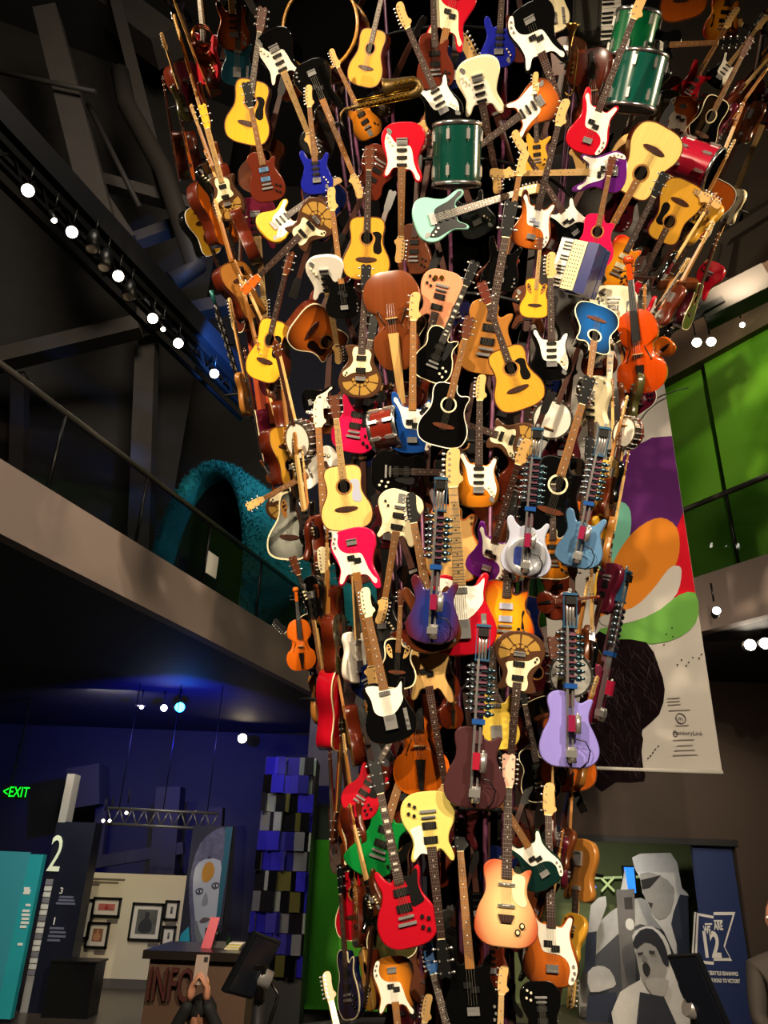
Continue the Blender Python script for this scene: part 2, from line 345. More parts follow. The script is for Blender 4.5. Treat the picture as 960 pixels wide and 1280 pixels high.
def head_pts(kind, T):
    y0 = T['nut']; l = T['L'] - y0
    if kind == '33': return [(.022, y0 - .004), (.034, y0 + .035), (.039, y0 + l - .012), (.02, T['L']), (0, T['L'] - .012), (-.02, T['L']), (-.039, y0 + l - .012), (-.034, y0 + .035), (-.022, y0 - .004)]
    base = [(.021, y0 - .004), (.03, y0 + .015), (.05, y0 + .03), (.047, y0 + .05), (.036, y0 + .065), (.037, y0 + l * .6), (.044, y0 + l * .78), (.04, y0 + l * .95), (.012, T['L']), (-.012, y0 + l * .93), (-.024, y0 + l * .72), (-.03, y0 + .045), (-.022, y0 + .02), (-.021, y0 - .004)]
    return spline([(x * (1.0 if kind == '6' else 1.12), y) for x, y in base], 2)
PEG = None
def pegs(T, kind, root, m):
    me = cached('tuning_peg', lambda: MB().cyl((0, 0, 0), (0, 0, .012), .0055, n=8).cyl((-.004, 0, -.008), (-.022, 0, -.008), .0035, n=6).ball((-.028, 0, -.008), (.010, .008, .006), 8))
    y0 = T['nut']; l = T['L'] - y0
    if kind == '33':
        for i in range(3):
            for s in (-1, 1): obj('tuning_peg', me, m, root, (s * .024, y0 + .05 + i * (l - .08) / 2, 0), (0, 0, 0 if s < 0 else math.pi))
    else:
        n = 6 if kind == '6' else 4
        for i in range(n): obj('tuning_peg', me, m, root, (-.016 + i * .012 / n, y0 + .03 + i * (l - .055) / (n - 1), 0))

def top_hole_mesh(P, z, hole):
    H = circle(0, hole[0], hole[1], 20); polys = [[V((x, y, 0)) for x, y in P], [V((x, y, 0)) for x, y in H]]
    tris = tessellate_polygon(polys); vs = [(x, y, z) for x, y in P + H]; fs = []
    for t in tris:
        a, b, c = (V(vs[i]) for i in t)
        fs.append(tuple(t) if (b - a).cross(c - a).z > 0 else tuple(reversed(t)))
    return MB().add(vs, fs, False)
def ring_mesh(cx, cy, r0, r1, z0, z1, n=24):
    m = MB(); vs = []; fs = []
    for r, z in ((r0, z0), (r1, z0), (r1, z1), (r0, z1)):
        for i in range(n): t = 2 * math.pi * i / n; vs.append((cx + r * math.cos(t), cy + r * math.sin(t), z))
    for k in range(4):
        k2 = (k + 1) % 4
        for i in range(n): j = (i + 1) % n; fs.append((k * n + i, k * n + j, k2 * n + j, k2 * n + i))
    return m.add(vs, fs, False)
def edge_ring(P, b, z0, z1):  # binding strip round an outline
    n = len(P); Q = inset(P, b); R = inset(P, -.0015); vs = [(x, y, z) for pts, z in ((R, z0), (R, z1), (Q, z1)) for x, y in pts]; fs = []
    for k in range(2):
        for i in range(n): j = (i + 1) % n; fs.append((k * n + i, k * n + j, (k + 1) * n + j, (k + 1) * n + i))
    return MB().add(vs, fs, False)
def knob(root, x, y, m=BLACK, r=.011): obj('knob', cached(('knob', r), lambda: MB().cyl((0, 0, 0), (0, 0, .014), r, r * .8, 10)), m, root, (x, y, .001))
def pickup(root, x, y, wd, h, m, rot=0, z=.0): obj('pickup', cached(('pickup', wd, h), lambda: MB().box(-wd / 2, wd / 2, -h / 2, h / 2, 0, .011)), m, root, (x, y, z), (0, 0, rot))
def rod(root, y, T, l=.32): obj('mounting_rod', cached(('mounting_rod', round(T, 3)), lambda: MB().cyl((0, 0, -T + .004), (0, 0, -T - .16), .011, n=6)), mat('dkgrey', .5, .6), root, (0, y, 0))

def build_guitar(root, ty, body, pg=None, nk='r', hc=None, pk='bk', bind=None, side=None, full=True, knobs=True, hole=True, blocks=False, plain=False):
    T = TY[ty]; P = OUT[ty if ty != 'rb' else 'aco']; acoustic = ty in ('ac', 'aco', 'rb')
    bm = body_mat(body, T)
    if acoustic:
        sm = body_mat(side, T) if side else mat('mah', .25, 0, .4, grain=True)
        if ty == 'rb':
            def bowl():
                m = MB(); n = len(P); vs = []; fs = []
                for s, z in ((1, 0), (.99, -.03), (.9, -.075), (.7, -.105), (.35, -.12)): vs += [(x * s, .22 + (y - .22) * s, z) for x, y in P]
                for k in range(4):
                    for i in range(n): j = (i + 1) % n; fs.append((k * n + j, k * n + i, k * n + n + i, k * n + n + j))
                fs.append(tuple(4 * n + i for i in range(n - 1, -1, -1))); return m.add(vs, fs, [True] * (4 * n) + [False])
            obj('body', cached('roundback_body', bowl), sm, root)
        else: obj('body', cached((ty, 'body'), lambda: MB().prism(P, -T['T'], 0, 0, front=False)), sm, root)
        if ty == 'rb':
            obj('soundboard', cached('rb_top', lambda: MB().prism(P, -.002, .002)), bm, root)
            for s in (-1, 1):
                obj('leaf_inlay', cached(('rb_leaf', s), lambda: MB().prism(spline([(s * .055, .30), (s * .10, .33), (s * .125, .40), (s * .105, .44), (s * .07, .40), (s * .06, .35)][::s], 3), .002, .004)), mat('maple' if body == 'bk' else 'oak', .4), root)
                obj('sound_holes', cached(('rb_holes', s), lambda: m_last(s)), BLACK, root, kind='stuff')
        else:
            obj('soundboard', cached((ty, 'top', hole), lambda: top_hole_mesh(P, .001, (.335, .05))), bm, root)
            obj('rosette', cached('rosette', lambda: ring_mesh(0, .335, .051, .064, .001, .0022)), mat('cream' if body in ('bk', 'bb') else 'oak', .5), root)
        obj('binding', cached((ty, 'binding'), lambda: edge_ring(P, .006 if ty != 'rb' else .012, -.004, .0026)), mat(bind or ('cream' if body in ('bk', 'bb', 'sb', 'ob') else 'brown'), .4), root)
        obj('bridge', cached('ac_bridge', lambda: MB().prism(spline([(-.09, .165), (-.06, .15), (0, .143), (.06, .15), (.09, .165), (.06, .18), (0, .183), (-.06, .18)], 2), .001, .009)), mat('brown' if body in ('bk', 'bb') else 'rose', .4), root)
        if pg: obj('pickguard', cached('ac_pg', lambda: MB().prism(PG['ac'][::-1], .0012, .003)), mat(pg, .2), root)
    else:
        obj('body', cached((ty, 'body'), lambda: MB().prism(P, -T['T'], 0, .007)), bm, root)
        if bind: obj('binding', cached((ty, 'binding'), lambda: edge_ring(P, .006, -.007, .0012)), mat(bind, .4), root)
        pkm = CHROME if pk == 'chrome' else mat(pk, .35); hb = lambda y, m=pkm: pickup(root, 0, y, .085, .038, m)
        if pg and ty in PG: obj('pickguard', cached((ty, 'pg'), lambda: MB().prism(PG[ty][::-1], .0005, .003)), mat(pg, .3), root)
        if plain: pg = None
        br = lambda y, wd, h, m=STEEL: obj('bridge', cached(('bridge', y, wd, h), lambda: MB().box(-wd / 2, wd / 2, y - h / 2, y + h / 2, 0, .012).box(-wd / 2, wd / 2, y - h / 2, y - h / 2 + .008, .012, .018)), m, root)
        if plain: pass
        elif ty == 'st':
            for y in (.185, .235, .285): pickup(root, 0, y, .075, .018, pkm, z=.003)
            br(.13, .08, .045)
            for x, y in ((.072, .15), (.092, .125), (.108, .10)): knob(root, x, y, mat('white' if pg == 'bk' else 'cream', .4), .009)
            obj('jack_plate', cached('jack_plate', lambda: MB().prism(spline([(.075, .06), (.1, .04), (.115, .05), (.10, .085), (.085, .085)], 2), 0, .004)), CHROME, root)
        elif ty == 'pb':
            for x, y in ((-.022, .232), (.022, .208)): pickup(root, x, y, .05, .032, pkm, z=.003)
            br(.10, .072, .042, CHROME)
            for x, y in ((.125, .12), (.13, .085), (.118, .055)): knob(root, x, y, CHROME, .010)
        elif ty == 'tl':
            pickup(root, 0, .295, .07, .025, CHROME if pk == 'bk' else pkm); br(.12, .075, .085); obj('control_plate', cached('control_plate', lambda: MB().box(.088, .112, .055, .185, 0, .004)), CHROME, root)
            for y in (.085, .12): knob(root, .10, y, CHROME, .009)
        elif ty in ('lp', 'sg', 'exp', 'hb'):
            hb(.195); hb(.275); br(.15, .085, .014); obj('tailpiece', cached('tailpiece', lambda: MB().box(-.05, .05, .108, .124, 0, .014)), STEEL, root)
            for x, y in ((.085, .135), (.118, .12), (.078, .085), (.108, .068)): knob(root, x, y, mat('#d8d0b8', .3) if body == 'bk' else BLACK, .0115)
            if ty == 'hb':
                for s in (-1, 1): obj('f_hole', cached(('hb_f', s), lambda: MB().prism(spline([(s * x, y) for x, y in [(.10, .14), (.118, .135), (.118, .155), (.108, .20), (.118, .245), (.108, .255), (.10, .235), (.102, .19)]][::s], 3), .0004, .0016)), BLACK, root)
        elif ty == 'jm':
            pickup(root, 0, .19, .09, .035, pkm, z=.003); pickup(root, 0, .275, .09, .035, pkm, z=.003); br(.13, .08, .02)
            obj('vibrato', cached('vibrato', lambda: MB().box(-.025, .025, .03, .10, 0, .004)), CHROME, root)
            for x, y in ((.09, .13), (.115, .10)): knob(root, x, y, BLACK, .010)
        elif ty == 'dan':
            for y in (.2, .305): obj('pickup', cached(('lipstick', y), lambda: MB().cyl((-.045, y, .004), (.045, y, .004), .010, n=10)), CHROME, root)
            obj('bridge', cached('dan_bridge', lambda: MB().prism([(-.03, .12), (.03, .12), (.045, .158), (-.045, .158)], 0, .012)), mat('rose', .4), root)
            for x, y in ((.085, .11), (.062, .078)):
                k = obj('knob', cached('dan_knob', lambda: MB().cyl((0, 0, 0), (0, 0, .012), .016, .014, 12)), BLACK, root, (x, y, 0)); obj('knob_cap', cached('dan_cap', lambda: MB().cyl((0, 0, .012), (0, 0, .02), .010, .009, 12)), mat('cream', .3), k)
        elif ty == 'web':
            def cells():
                out = []
                for i in range(8):
                    t0 = math.radians(-170 + i * 40 + 3); t1 = math.radians(-170 + (i + 1) * 40 - 3)
                    out.append([(math.cos(t) * r * .138, .14 + math.sin(t) * r * .118) for t, r in ((t0, .52), (t0, 1), ((t0 + t1) / 2, 1.02), (t1, 1), (t1, .52), ((t0 + t1) / 2, .46))])
                return out
            for i, c in enumerate(cells()):
                if 130 < (-170 + i * 40 + 20) % 360 < 200 or 20 < (-170 + i * 40 + 20) % 360 < 165: continue
                obj('inlay', cached(('web_cell', i), lambda: MB().prism([c[0], c[1], c[2], c[3], c[4], c[5]], .0003, .0022)), mat('goldin', .35, .3), root)
            for i in range(6):
                t = math.radians(180 + i * 36); obj('inlay', cached(('web_dot', i), lambda: MB().cyl((math.cos(t) * .05, .14 + math.sin(t) * .042, 0), (math.cos(t) * .05, .14 + math.sin(t) * .042, .0025), .013, n=6)), mat('goldin', .35, .3), root)
            pickup(root, 0, .215, .075, .032, pkm, z=.003); pickup(root, 0, .305, .075, .032, pkm, z=.003); br(.15, .075, .03)
            for x, y in ((-.105, .19), (-.115, .17)): knob(root, x, y, BLACK, .008)
    if not full: return
    hcol = hc or {'33': 'bk' if not acoustic else 'brown', '6': 'maple', '4': 'maple'}[T['head']]
    obj('neck', cached((ty, 'neck'), lambda: neck_mesh(T)), mat('maple' if T['head'] != '33' else 'mah', .35), root)
    obj('fretboard', cached((ty, 'board'), lambda: board_mesh(T)), mat({'m': 'maple', 'r': 'rose', 'e': 'ebony', 'o': 'oak'}[nk], .4, grain=True), root)
    obj('frets', cached((ty, 'frets'), lambda: frets_mesh(T)), STEEL, root, kind='stuff')
    obj('fret_markers', cached((ty, 'marks', blocks), lambda: marks_mesh(T, blocks)), mat('white' if nk != 'm' else 'bk', .4), root, kind='stuff')
    obj('strings', cached((ty, 'strings'), lambda: strings_mesh(T, 4 if ty == 'pb' else 6)), mat('#b8b0a0', .3, 1), root, kind='stuff')
    obj('headstock', cached((ty, 'head'), lambda: MB().prism(head_pts(T['head'], T), -.008, .006, .002)), mat(hcol, .35), root)
    obj('nut', cached((ty, 'nut'), lambda: MB().box(-.021, .021, T['nut'] - .003, T['nut'] + .003, .003, .013)), mat('cream', .4), root)
    pegs(T, T['head'], root, CHROME)
    rod(root, .2, T['T'])
def m_last(s):
    m = MB()
    for x, y, r in ((.075, .36, .010), (.095, .385, .013), (.103, .415, .009), (.082, .395, .008)): m.cyl((s * x, y, .004), (s * x, y, .0052), r, n=10)
    return m

def build_violin(root, body, nk='ebony', big=False, side=None, tail=True):
    T = TY['cel' if big else 'vio']; P = OUT['vio']; t = T['T']; bm = mat(body, .22, 0, .6, grain=True)
    def arch():
        m = MB(); n = len(P); vs = []; fs = []
        for s, z in ((1.03, 0), (.95, .004), (.75, .010), (.45, .014), (.15, .015)): vs += [(x * s, .17 + (y - .17) * s, z) for x, y in P]
        for k in range(4):
            for i in range(n): j = (i + 1) % n; fs.append((k * n + i, k * n + j, k * n + n + j, k * n + n + i))
        fs.append(tuple(4 * n + i for i in range(n))); return m.add(vs, fs, True)
    obj('body', cached(('vio', 'ribs', big), lambda: MB().prism(P, -t, 0, .003)), bm, root)
    obj('belly', cached(('vio', 'belly'), arch), bm, root)
    for s in (-1, 1):
        obj('f_hole', cached(('vio_f', s), lambda: MB().tube([(s * x, y, .0125) for x, y in ((.036, .205), (.03, .2), (.032, .19), (.042, .17), (.05, .148), (.055, .14), (.049, .136))], .0026, 5)), BLACK, root)
    obj('bridge', cached('vio_bridge', lambda: MB().box(-.022, .022, .167, .171, .012, .034)), MAPLE, root)
    if tail: obj('tailpiece', cached('vio_tail', lambda: MB().hexa([(-.008, .01, .016), (.008, .01, .016), (.02, .12, .018), (-.02, .12, .018), (-.006, .01, .022), (.006, .01, .022), (.016, .12, .026), (-.016, .12, .026)])), mat('ebony', .3), root)
    obj('fingerboard', cached('vio_fb', lambda: MB().hexa([(-.021, .225, .026), (.021, .225, .026), (.013, .49, .004), (-.013, .49, .004), (-.017, .225, .033), (.017, .225, .033), (.010, .49, .012), (-.010, .49, .012)])), mat(nk, .35), root)
    obj('neck', cached('vio_neck', lambda: MB().hexa([(-.012, .35, -.02), (.012, .35, -.02), (.010, .49, -.006), (-.010, .49, -.006), (-.012, .35, .012), (.012, .35, .012), (.010, .49, .006), (-.010, .49, .006)])), bm, root)
    obj('scroll', cached('vio_scroll', lambda: MB().box(-.011, .011, .488, .56, -.01, .012).cyl((-.017, .575, 0), (.017, .575, 0), .02, n=14).cyl((-.022, .575, 0), (.022, .575, 0), .009, n=10)), bm, root)
    me = cached('vio_peg', lambda: MB().cyl((0, 0, 0), (.03, 0, 0), .003, n=6).ball((.037, 0, 0), (.009, .007, .004), 8))
    for i in range(4): obj('tuning_peg', me, mat('ebony', .3), root, (0, .505 + i * .014, 0), (0, 0, 0 if i % 2 else math.pi))
    def st():
        m = MB()
        for i in range(4): a = (i - 1.5) / 1.5; m.tube([(a * .012, .115, .026), (a * .014, .169, .035), (a * .008, .49, .013)], .0006, 4)
        return m
    obj('strings', cached('vio_strings', st), STEEL, root, kind='stuff'); rod(root, .17, t)

def build_banjo(root, metal=False):
    T = TY['ban']; cy = .15
    obj('drum_head', cached('ban_head', lambda: MB().cyl((0, cy, -.004), (0, cy, .004), .132, n=32)), mat('#a09e98', .3, .2) if metal else mat('white', .5), root)
    obj('rim', cached('ban_rim', lambda: ring_mesh(0, cy, .132, .148, -.07, .008, 32)), mat('#b8b4a8', .25, 1) if metal else mat('#84786a', .25, .9), root)
    obj('resonator', cached('ban_res', lambda: MB().cyl((0, cy, -.085), (0, cy, -.06), .155, n=32)), mat('mah', .3), root)
    me = cached('tension_hook', lambda: MB().cyl((0, 0, -.06), (0, 0, .010), .0045, n=6).box(-.014, .004, -.004, .004, .006, .012).ball((0, 0, -.06), .009, 6))
    for i in range(18): t = 2 * math.pi * i / 18; obj('tension_hook', me, CHROME, root, (.154 * math.cos(t), cy + .154 * math.sin(t), 0), (0, 0, t))
    obj('neck', cached('ban_neck', lambda: MB().box(-.018, .018, .29, .80, -.02, .006)), mat('maple', .35), root)
    obj('fretboard', cached('ban_board', lambda: MB().box(-.018, .018, .27, .80, .006, .012)), mat('rose', .4), root)
    obj('headstock', cached('ban_hs', lambda: MB().prism([(-.018, .79), (.018, .79), (.035, .84), (.03, .90), (0, .92), (-.03, .90), (-.035, .84)], -.01, .006)), mat('brown', .35), root)
    for i in range(4): obj('tuning_peg', cached('tuning_peg', lambda: MB()), CHROME, root, ((-1) ** i * .024, .835 + (i // 2) * .04, 0), (0, 0, 0 if i % 2 else math.pi))
    obj('bridge', cached('ban_bridge', lambda: MB().box(-.035, .035, .08, .086, .004, .02)), MAPLE, root)
    rod(root, .15, .08)

def build_robot(root, shape, body, nk='#5e3a44', motor='#7c1438', frame='#2d5878', neckonly=False):
    P = OUT[shape]; T = TY[shape]
    obj('body', cached((shape, 'body'), lambda: MB().prism(P, -T['T'], 0, .007)), body_mat(body, T), root)
    obj('neck', cached('rob_neck', lambda: MB().box(-.026, .026, .40, .80, -.02, .004)), mat(nk, .4), root)
    obj('fretboard', cached('rob_board', lambda: MB().box(-.026, .026, .34, .80, .004, .010)), mat('#6d4450', .4), root)
    fr = cached('rob_frame', lambda: MB().box(-.040, -.035, .79, 1.0, -.01, .03).box(.035, .040, .79, 1.0, -.01, .03).box(-.042, .042, .985, 1.0, -.02, .04).box(-.042, .042, .79, .80, -.02, .04))
    h = obj('head_frame', fr, mat(frame, .3, .4), root)
    for x in (-.018, 0, .018): obj('guide_rail', cached('rob_guide', lambda: MB().cyl((0, .80, .02), (0, .985, .02), .0075, n=8)), CHROME, h, (x, 0, 0))
    obj('tuner_block', cached('rob_tuner', lambda: MB().box(-.03, .03, .93, .975, .0, .05)), mat('ebony', .3), h)
    obj('lifting_eye', cached('rob_eye', lambda: MB().cyl((0, 1.0, .01), (0, 1.02, .01), .004, n=6).cyl((0, 1.02, .005), (0, 1.02, .015), .012, n=10)), CHROME, h)
    so = cached('rob_sol', lambda: MB().box(.0, .04, -.010, .010, .012, .034).cyl((.034, 0, .023), (.062, 0, .023), .0155, n=10).cyl((.062, 0, .023), (.085, 0, .023), .011, .006, 10).ball((.048, 0, .023), (.022, .021, .021), 8))
    n = 7
    for i in range(n):
        for s in (1, -1): obj('solenoid', so, mat('#5f7c88' if s > 0 else '#7e8890', .22, .95), root, (0, .50 + i * .040 + (.02 if s < 0 else 0), 0), (0, 0, 0 if s > 0 else math.pi))
        obj('bracket', cached('rob_br', lambda: MB().box(-.032, .032, -.006, .006, .010, .042)), mat('#8a5a6c', .3, .7), root, (0, .51 + i * .040, 0))
    obj('clamp', cached('rob_clamp', lambda: MB().box(-.036, .036, .44, .468, -.01, .05)), mat('#1d4f96', .3, .3), root)
    obj('rail', cached('rob_rail', lambda: MB().box(-.026, -.012, .04, .80, .012, .045).box(.006, .018, .06, .44, .012, .035)), mat('#c4c2c0', .25, .9), root)
    mt = obj('motor', cached('rob_motor', lambda: MB().box(-.02, .018, .20, .29, .03, .085)), mat(motor, .3), root)
    obj('motor_can', cached('rob_can', lambda: MB().cyl((.036, .19, .055), (.036, .29, .055), .021, n=14).cyl((.036, .29, .055), (.036, .305, .055), .009, n=8)), CHROME, mt)
    pk = obj('pick_unit', cached('rob_pick', lambda: MB().box(-.03, .03, .06, .10, .012, .07).cyl((.008, .03, .045), (.008, .115, .045), .024, n=14)), CHROME, root)
    obj('cable', cached('rob_cable', lambda: MB().tube([(.03, .16, .05), (.08, .15, .05), (.11, .10, .03), (.10, .04, .02), (.06, .0, .0)], .004, 6)), BLACK, pk)
    if body == 'silver':
        obj('resonator', MB().lathe([(.135, -.01), (.135, .012), (.12, .022), (.085, .012), (.07, .004), (.0, .012)], 32), mat('#c2c4cc', .25, .6), root, (0, .14, .002))
        obj('resonator_window', MB().prism([(-.08, .08), (-.03, .08), (-.03, .2), (-.08, .2)], .014, .016), mat('#26326e', .3), root)
    rod(root, .2, .045)
cached('tuning_peg', lambda: MB().cyl((0, 0, 0), (0, 0, .012), .0055, n=8).cyl((-.004, 0, -.008), (-.022, 0, -.008), .0035, n=6).ball((-.028, 0, -.008), (.010, .008, .006), 8))
# ------------------------------------------------------------------ every instrument on the tower
ITEMS = []
def G(ty, bx, by, hx, hy, L, turn, body, pg, label, p=0, name=None, cat=None, dims=None, build=None, mir=False, **k):
    ITEMS.append(dict(ty=ty, B=(bx, by), H=(hx, hy), L=L, turn=turn, body=body, pg=pg, label=label, p=p, name=name, cat=cat, dims=dims, build=build, mir=mir, k=k))
W_ = 'white'
# --- top row
G('st', 237, 152, 201, 40, 0, 78, 'olive', None, 'thin olive green guitar seen edge on at the upper left rim of the tower')
G('ac', 243, 226, 214, 95, 0, -68, 'org', None, 'orange topped acoustic guitar seen edge on at the left rim below the olive one', side='mah')
G('ac', 224, 226, 203, 95, .8, -76, 'mah', None, 'shiny dark brown acoustic guitar seen edge on, outermost at the upper left', side='mah')
G('st', 260, 106, 245, -60, .2, -38, 'red', None, 'red electric guitar below the coiled copper horn at the upper left')
G('st', 294, 63, 282, -90, .0, 8, 'ob', None, 'orange electric guitar with black pickups cut by the top edge left of the bass drum', pk='bk', nk='m')
G('ac', 306, 180, 329, 8, .1, -6, 'yel', 'ebony', 'yellow acoustic guitar at the upper left with another headstock crossing its soundhole')
G('lp', 338, 252, 307, 102, .0, 6, 'mah', None, 'dark red brown electric guitar whose headstock crosses the yellow acoustic guitar', nk='o', pk='steelblue', hc='bk')
G('st', 334, 38, 397, 196, 0, 10, 'bk', W_, 'black and white electric guitar hanging head down just left of the bass drum', nk='m', pk='bk')
G('tl', 296, 108, 300, -40, 2.2, 0, 'teal', None, 'dark teal guitar half hidden above the yellow acoustic guitar')
G('pb', 383, 76, 453, 247, .1, -10, 'bk', None, 'black bass with long bare neck hanging head down beneath the bass drum', nk='o')
G('st', 398, 243, 384, 106, 1.2, 0, 'blue', None, 'royal blue electric guitar below the white headstock left of centre', nk='o')
G('ac', 452, 108, 487, -45, .1, -24, 'amb', None, 'amber acoustic guitar right of the bass drum with reddish side showing', side='mah')
G('jm', 466, 173, 412, 62, 1.0, 0, 'tb', None, 'sunburst electric guitar body hanging below the saxophone', nk='o')
G('st', 563, 158, 496, 4, 1.2, 0, 'bk', W_, 'black and white electric guitar with pale headstock right of the amber acoustic')
G('pb', 572, -25, 524, 186, .3, 8, 'red', 'cream', 'red bass with cream guard hanging head down at the top centre', nk='o')
G('st', 470, -120, 597, 77, -.3, 0, 'cream', W_, 'maple necked guitar whose headstock comes down from the top edge at centre', nk='m')
G('st', 622, 85, 632, -75, .8, -4, 'blue', None, 'bright blue electric guitar with black pickups at the top centre', pk='bk', nk='r')
G('st', 592, 72, 627, 240, .1, 5, 'cream', W_, 'cream white electric guitar hanging head down above the upright green drum', nk='r', p=18)
G('pb', 655, 6, 731, 216, .0, 0, 'bk', W_, 'black bass with white guard hanging head down right of the cream guitar', nk='r')
G('tl', 692, 42, 676, -120, 1.0, 0, 'cream', None, 'cream guitar behind the black and white bass at the top edge', pk='bk')
G('st', 694, 112, 560, 212, 1.0, 0, 'ob', W_, 'orange sunburst guitar with white guard and neck running down left behind the green drum')
G('exp', 672, 216, 668, 90, 2.2, 0, 'amb', None, 'natural wood angular guitar hidden behind the purple bass neck')
G('pb', 660, 311, 706, 123, .2, 0, 'ob', W_, 'orange sunburst bass with chrome cover below the long purple bass neck', pk='silver', nk='r')
G('pb', 728, 192, 806, -15, .2, 4, 'red', W_, 'bright red bass with white guard and ladder like neck beside the green drum', nk='r', pk='bk')
G('lp', 797, 58, 925, 52, .45, 0, 'bk', None, 'black guitar painted with a white face at the upper right', nk='o')
G('pb', 824, 74, 752, 230, .7, 40, 'bk', W_, 'black bass with white guard wedged right of the tilted green drum', nk='r')
G('rb', 855, 26, 850, -150, .6, 0, 'org', None, 'orange roundback guitar cut by the top edge at the right')
G('hb', 898, 52, 928, -90, 1.0, 0, 'hb', None, 'orange sunburst archtop cut by the top edge at far right')
G('exp', 852, 130, 922, 8, .5, 20, 'red', None, 'red pointed guitar leaning up right below the painted face guitar', nk='o')
G('st', 1010, 60, 908, 24, -.2, 0, 'bk', None, 'dark neck entering from the right edge near the top', nk='e')
G('st', 890, 108, 960, 18, .3, -10, 'bk', W_, 'black electric guitar with white guard below the dark neck at right', nk='m')
G('ac', 866, 190, 940, 45, .4, 30, 'bk', None, 'black acoustic guitar with cream edging above the red drum', bind='cream', side='bk', nk='o')
G('ac', 932, 171, 957, 15, .4, 38, 'org', 'rose', 'orange acoustic guitar turned sideways at the upper right edge')
G('pb', 857, 120, 822, 265, .9, 0, 'ob', W_, 'small orange and white bass behind the big pale acoustic guitar')
G('st', 836, 112, 818, 210, 1.9, 30, 'olive', None, 'dull olive guitar hidden behind the pale acoustic guitar')
G('ac', 833, 159, 738, 330, .2, -8, 'pale', None, 'large pale acoustic guitar hanging head down at right beside the red drum', nk='o')
G('ac', 862, 227, 787, 378, .4, -20, 'amb', 'ebony', 'amber acoustic guitar with black guard hanging head down below the pale one', side='burg', hc='red')
G('ac', 904, 226, 826, 365, 1.2, -14, 'org', 'burg', 'orange acoustic guitar rightmost of the three hanging head down at right', side='mar', bind='white')
G('st', 765, 188, 902, 256, .55, 0, 'maple', None, 'maple neck with pale headstock crossing the two lower acoustic guitars', nk='m')
G('pb', 784, 214, 612, 218, .0, 0, 'pur', W_, 'purple bass with white guard lying level, its maple headstock pointing left', nk='m')
G('pb', 727, 302, 640, 165, .6, 0, 'bk', W_, 'black bass with white guard right of the orange bass with chrome cover')
G('aco', 738, 333, 766, 195, .5, 0, 'hot', None, 'crimson thin acoustic guitar with small soundhole above the accordion', nk='o', side='red', bind='hot')
G('lp', 761, 359, 832, 215, .8, 6, 'cb', None, 'cherry sunburst guitar with two cream pickups below the crimson acoustic', pk='cream', nk='r')
G('rb', 667, 398, 676, 296, .3, 0, 'yel', None, 'small bright yellow roundback guitar left of the accordion', nk='m')
G('pb', 622, 364, 655, 188, .5, 0, 'bk', None, 'black bass with silver bridge right of the seafoam guitar', nk='o', knobs=False)
G('st', 519, 281, 682, 226, .0, -8, 'sea', 'bk', 'seafoam green electric guitar with black guard under the upright green drum', nk='r', p=12)
G('st', 503, 152, 501, 329, .2, 8, 'red', W_, 'red electric guitar with white guard hanging head down left of the green drum', nk='o', hc='maple')
G('ac', 457, 350, 462, 182, .0, -6, 'amb', 'ebony', 'amber acoustic guitar with black guard upright in the upper middle', nk='r')
G('st', 329, 292, 422, 214, .1, -12, 'yel', W_, 'yellow electric guitar with white guard at left centre of the tower', nk='r', p=25)
G('web', 412, 258, 303, 366, .0, 0, 'bronze', 'cream', 'brown guitar with gold cobweb inlay, its orange headstock pointing down left', hc='org', nk='r')
G('pb', 432, 398, 412, 234, .1, 4, 'bk', None, 'black bass with yellow headstock beside the amber acoustic guitar', nk='o')
G('web', 290, 276, 252, 130, .0, -12, 'bronze', 'cream', 'cobweb inlaid guitar nearest the left rim with round base and bare neck', nk='m', hc='yel')
G('ac', 262, 222, 316, 390, .6, -58, 'org', None, 'orange acoustic guitar turned edge on behind the leftmost cobweb guitar', side='mah')
G('ac', 243, 258, 292, 380, .3, -62, 'yel', None, 'yellow acoustic guitar edge on at the left rim with white lower edge', side='bk', bind='white')
G('st', 317, 246, 332, 400, 1.4, 0, 'burg', None, 'dark magenta guitar hanging beside the leftmost cobweb guitar', nk='m')
G('ac', 297, 415, 303, 262, .3, -60, 'mah', None, 'brown mahogany acoustic guitar edge on above the salmon zither', side='mah', bind='cream')
G('ac', 325, 476, 364, 314, .0, -28, 'yel', 'ebony', 'yellow acoustic guitar at the left rim with dark brown side showing', side='mah')
G('tl', 316, 520, 286, 372, .2, 82, 'oak', None, 'amber wooden neck running down the left rim by the salmon zither', nk='o')
G('st', 402, 320, 421, 456, -.1, 8, 'white', None, 'white electric guitar hanging head down left of the black bass and cello', pk='bk', nk='m', p=25)
G('aco', 371, 398, 475, 482, .4, 0, 'ob', 'ebony', 'sunburst cutaway acoustic guitar pointing down right at left centre', p=38, bind='cream', nk='r')
G('web', 449, 498, 458, 330, .5, 0, 'bronze', 'cream', 'cobweb inlaid guitar upright just left of the cello', nk='r')
G('cel', 485, 341, 507, 540, .2, 12, '#6a3416', None, 'brown cello hanging scroll down in the middle of the tower', nk='maple', tail=False)
G('lp', 558, 338, 515, 500, 1.4, 0, 'sal', None, 'salmon pink guitar body with two knobs behind the black guitar', pk='bk')
G('lp', 533, 475, 595, 326, .3, 0, 'bk', 'dkgrey', 'black electric guitar with cream edging and pearl neck blocks right of the cello', bind='cream', blocks=True, nk='e')
G('aco', 548, 558, 588, 395, .1, 4, 'bk', None, 'black cutaway acoustic guitar with pale rosette at the centre of the tower', bind='white', side='bk', nk='o')
G('lp', 602, 468, 640, 250, 2.0, 0, 'oak', None, 'striped natural wood guitar hidden behind the large yellow acoustic')
G('ac', 656, 511, 601, 352, -.1, -4, 'amb', 'ebony', 'large amber acoustic guitar with black guard tilted left above the banjo', hc='mah', p=0)
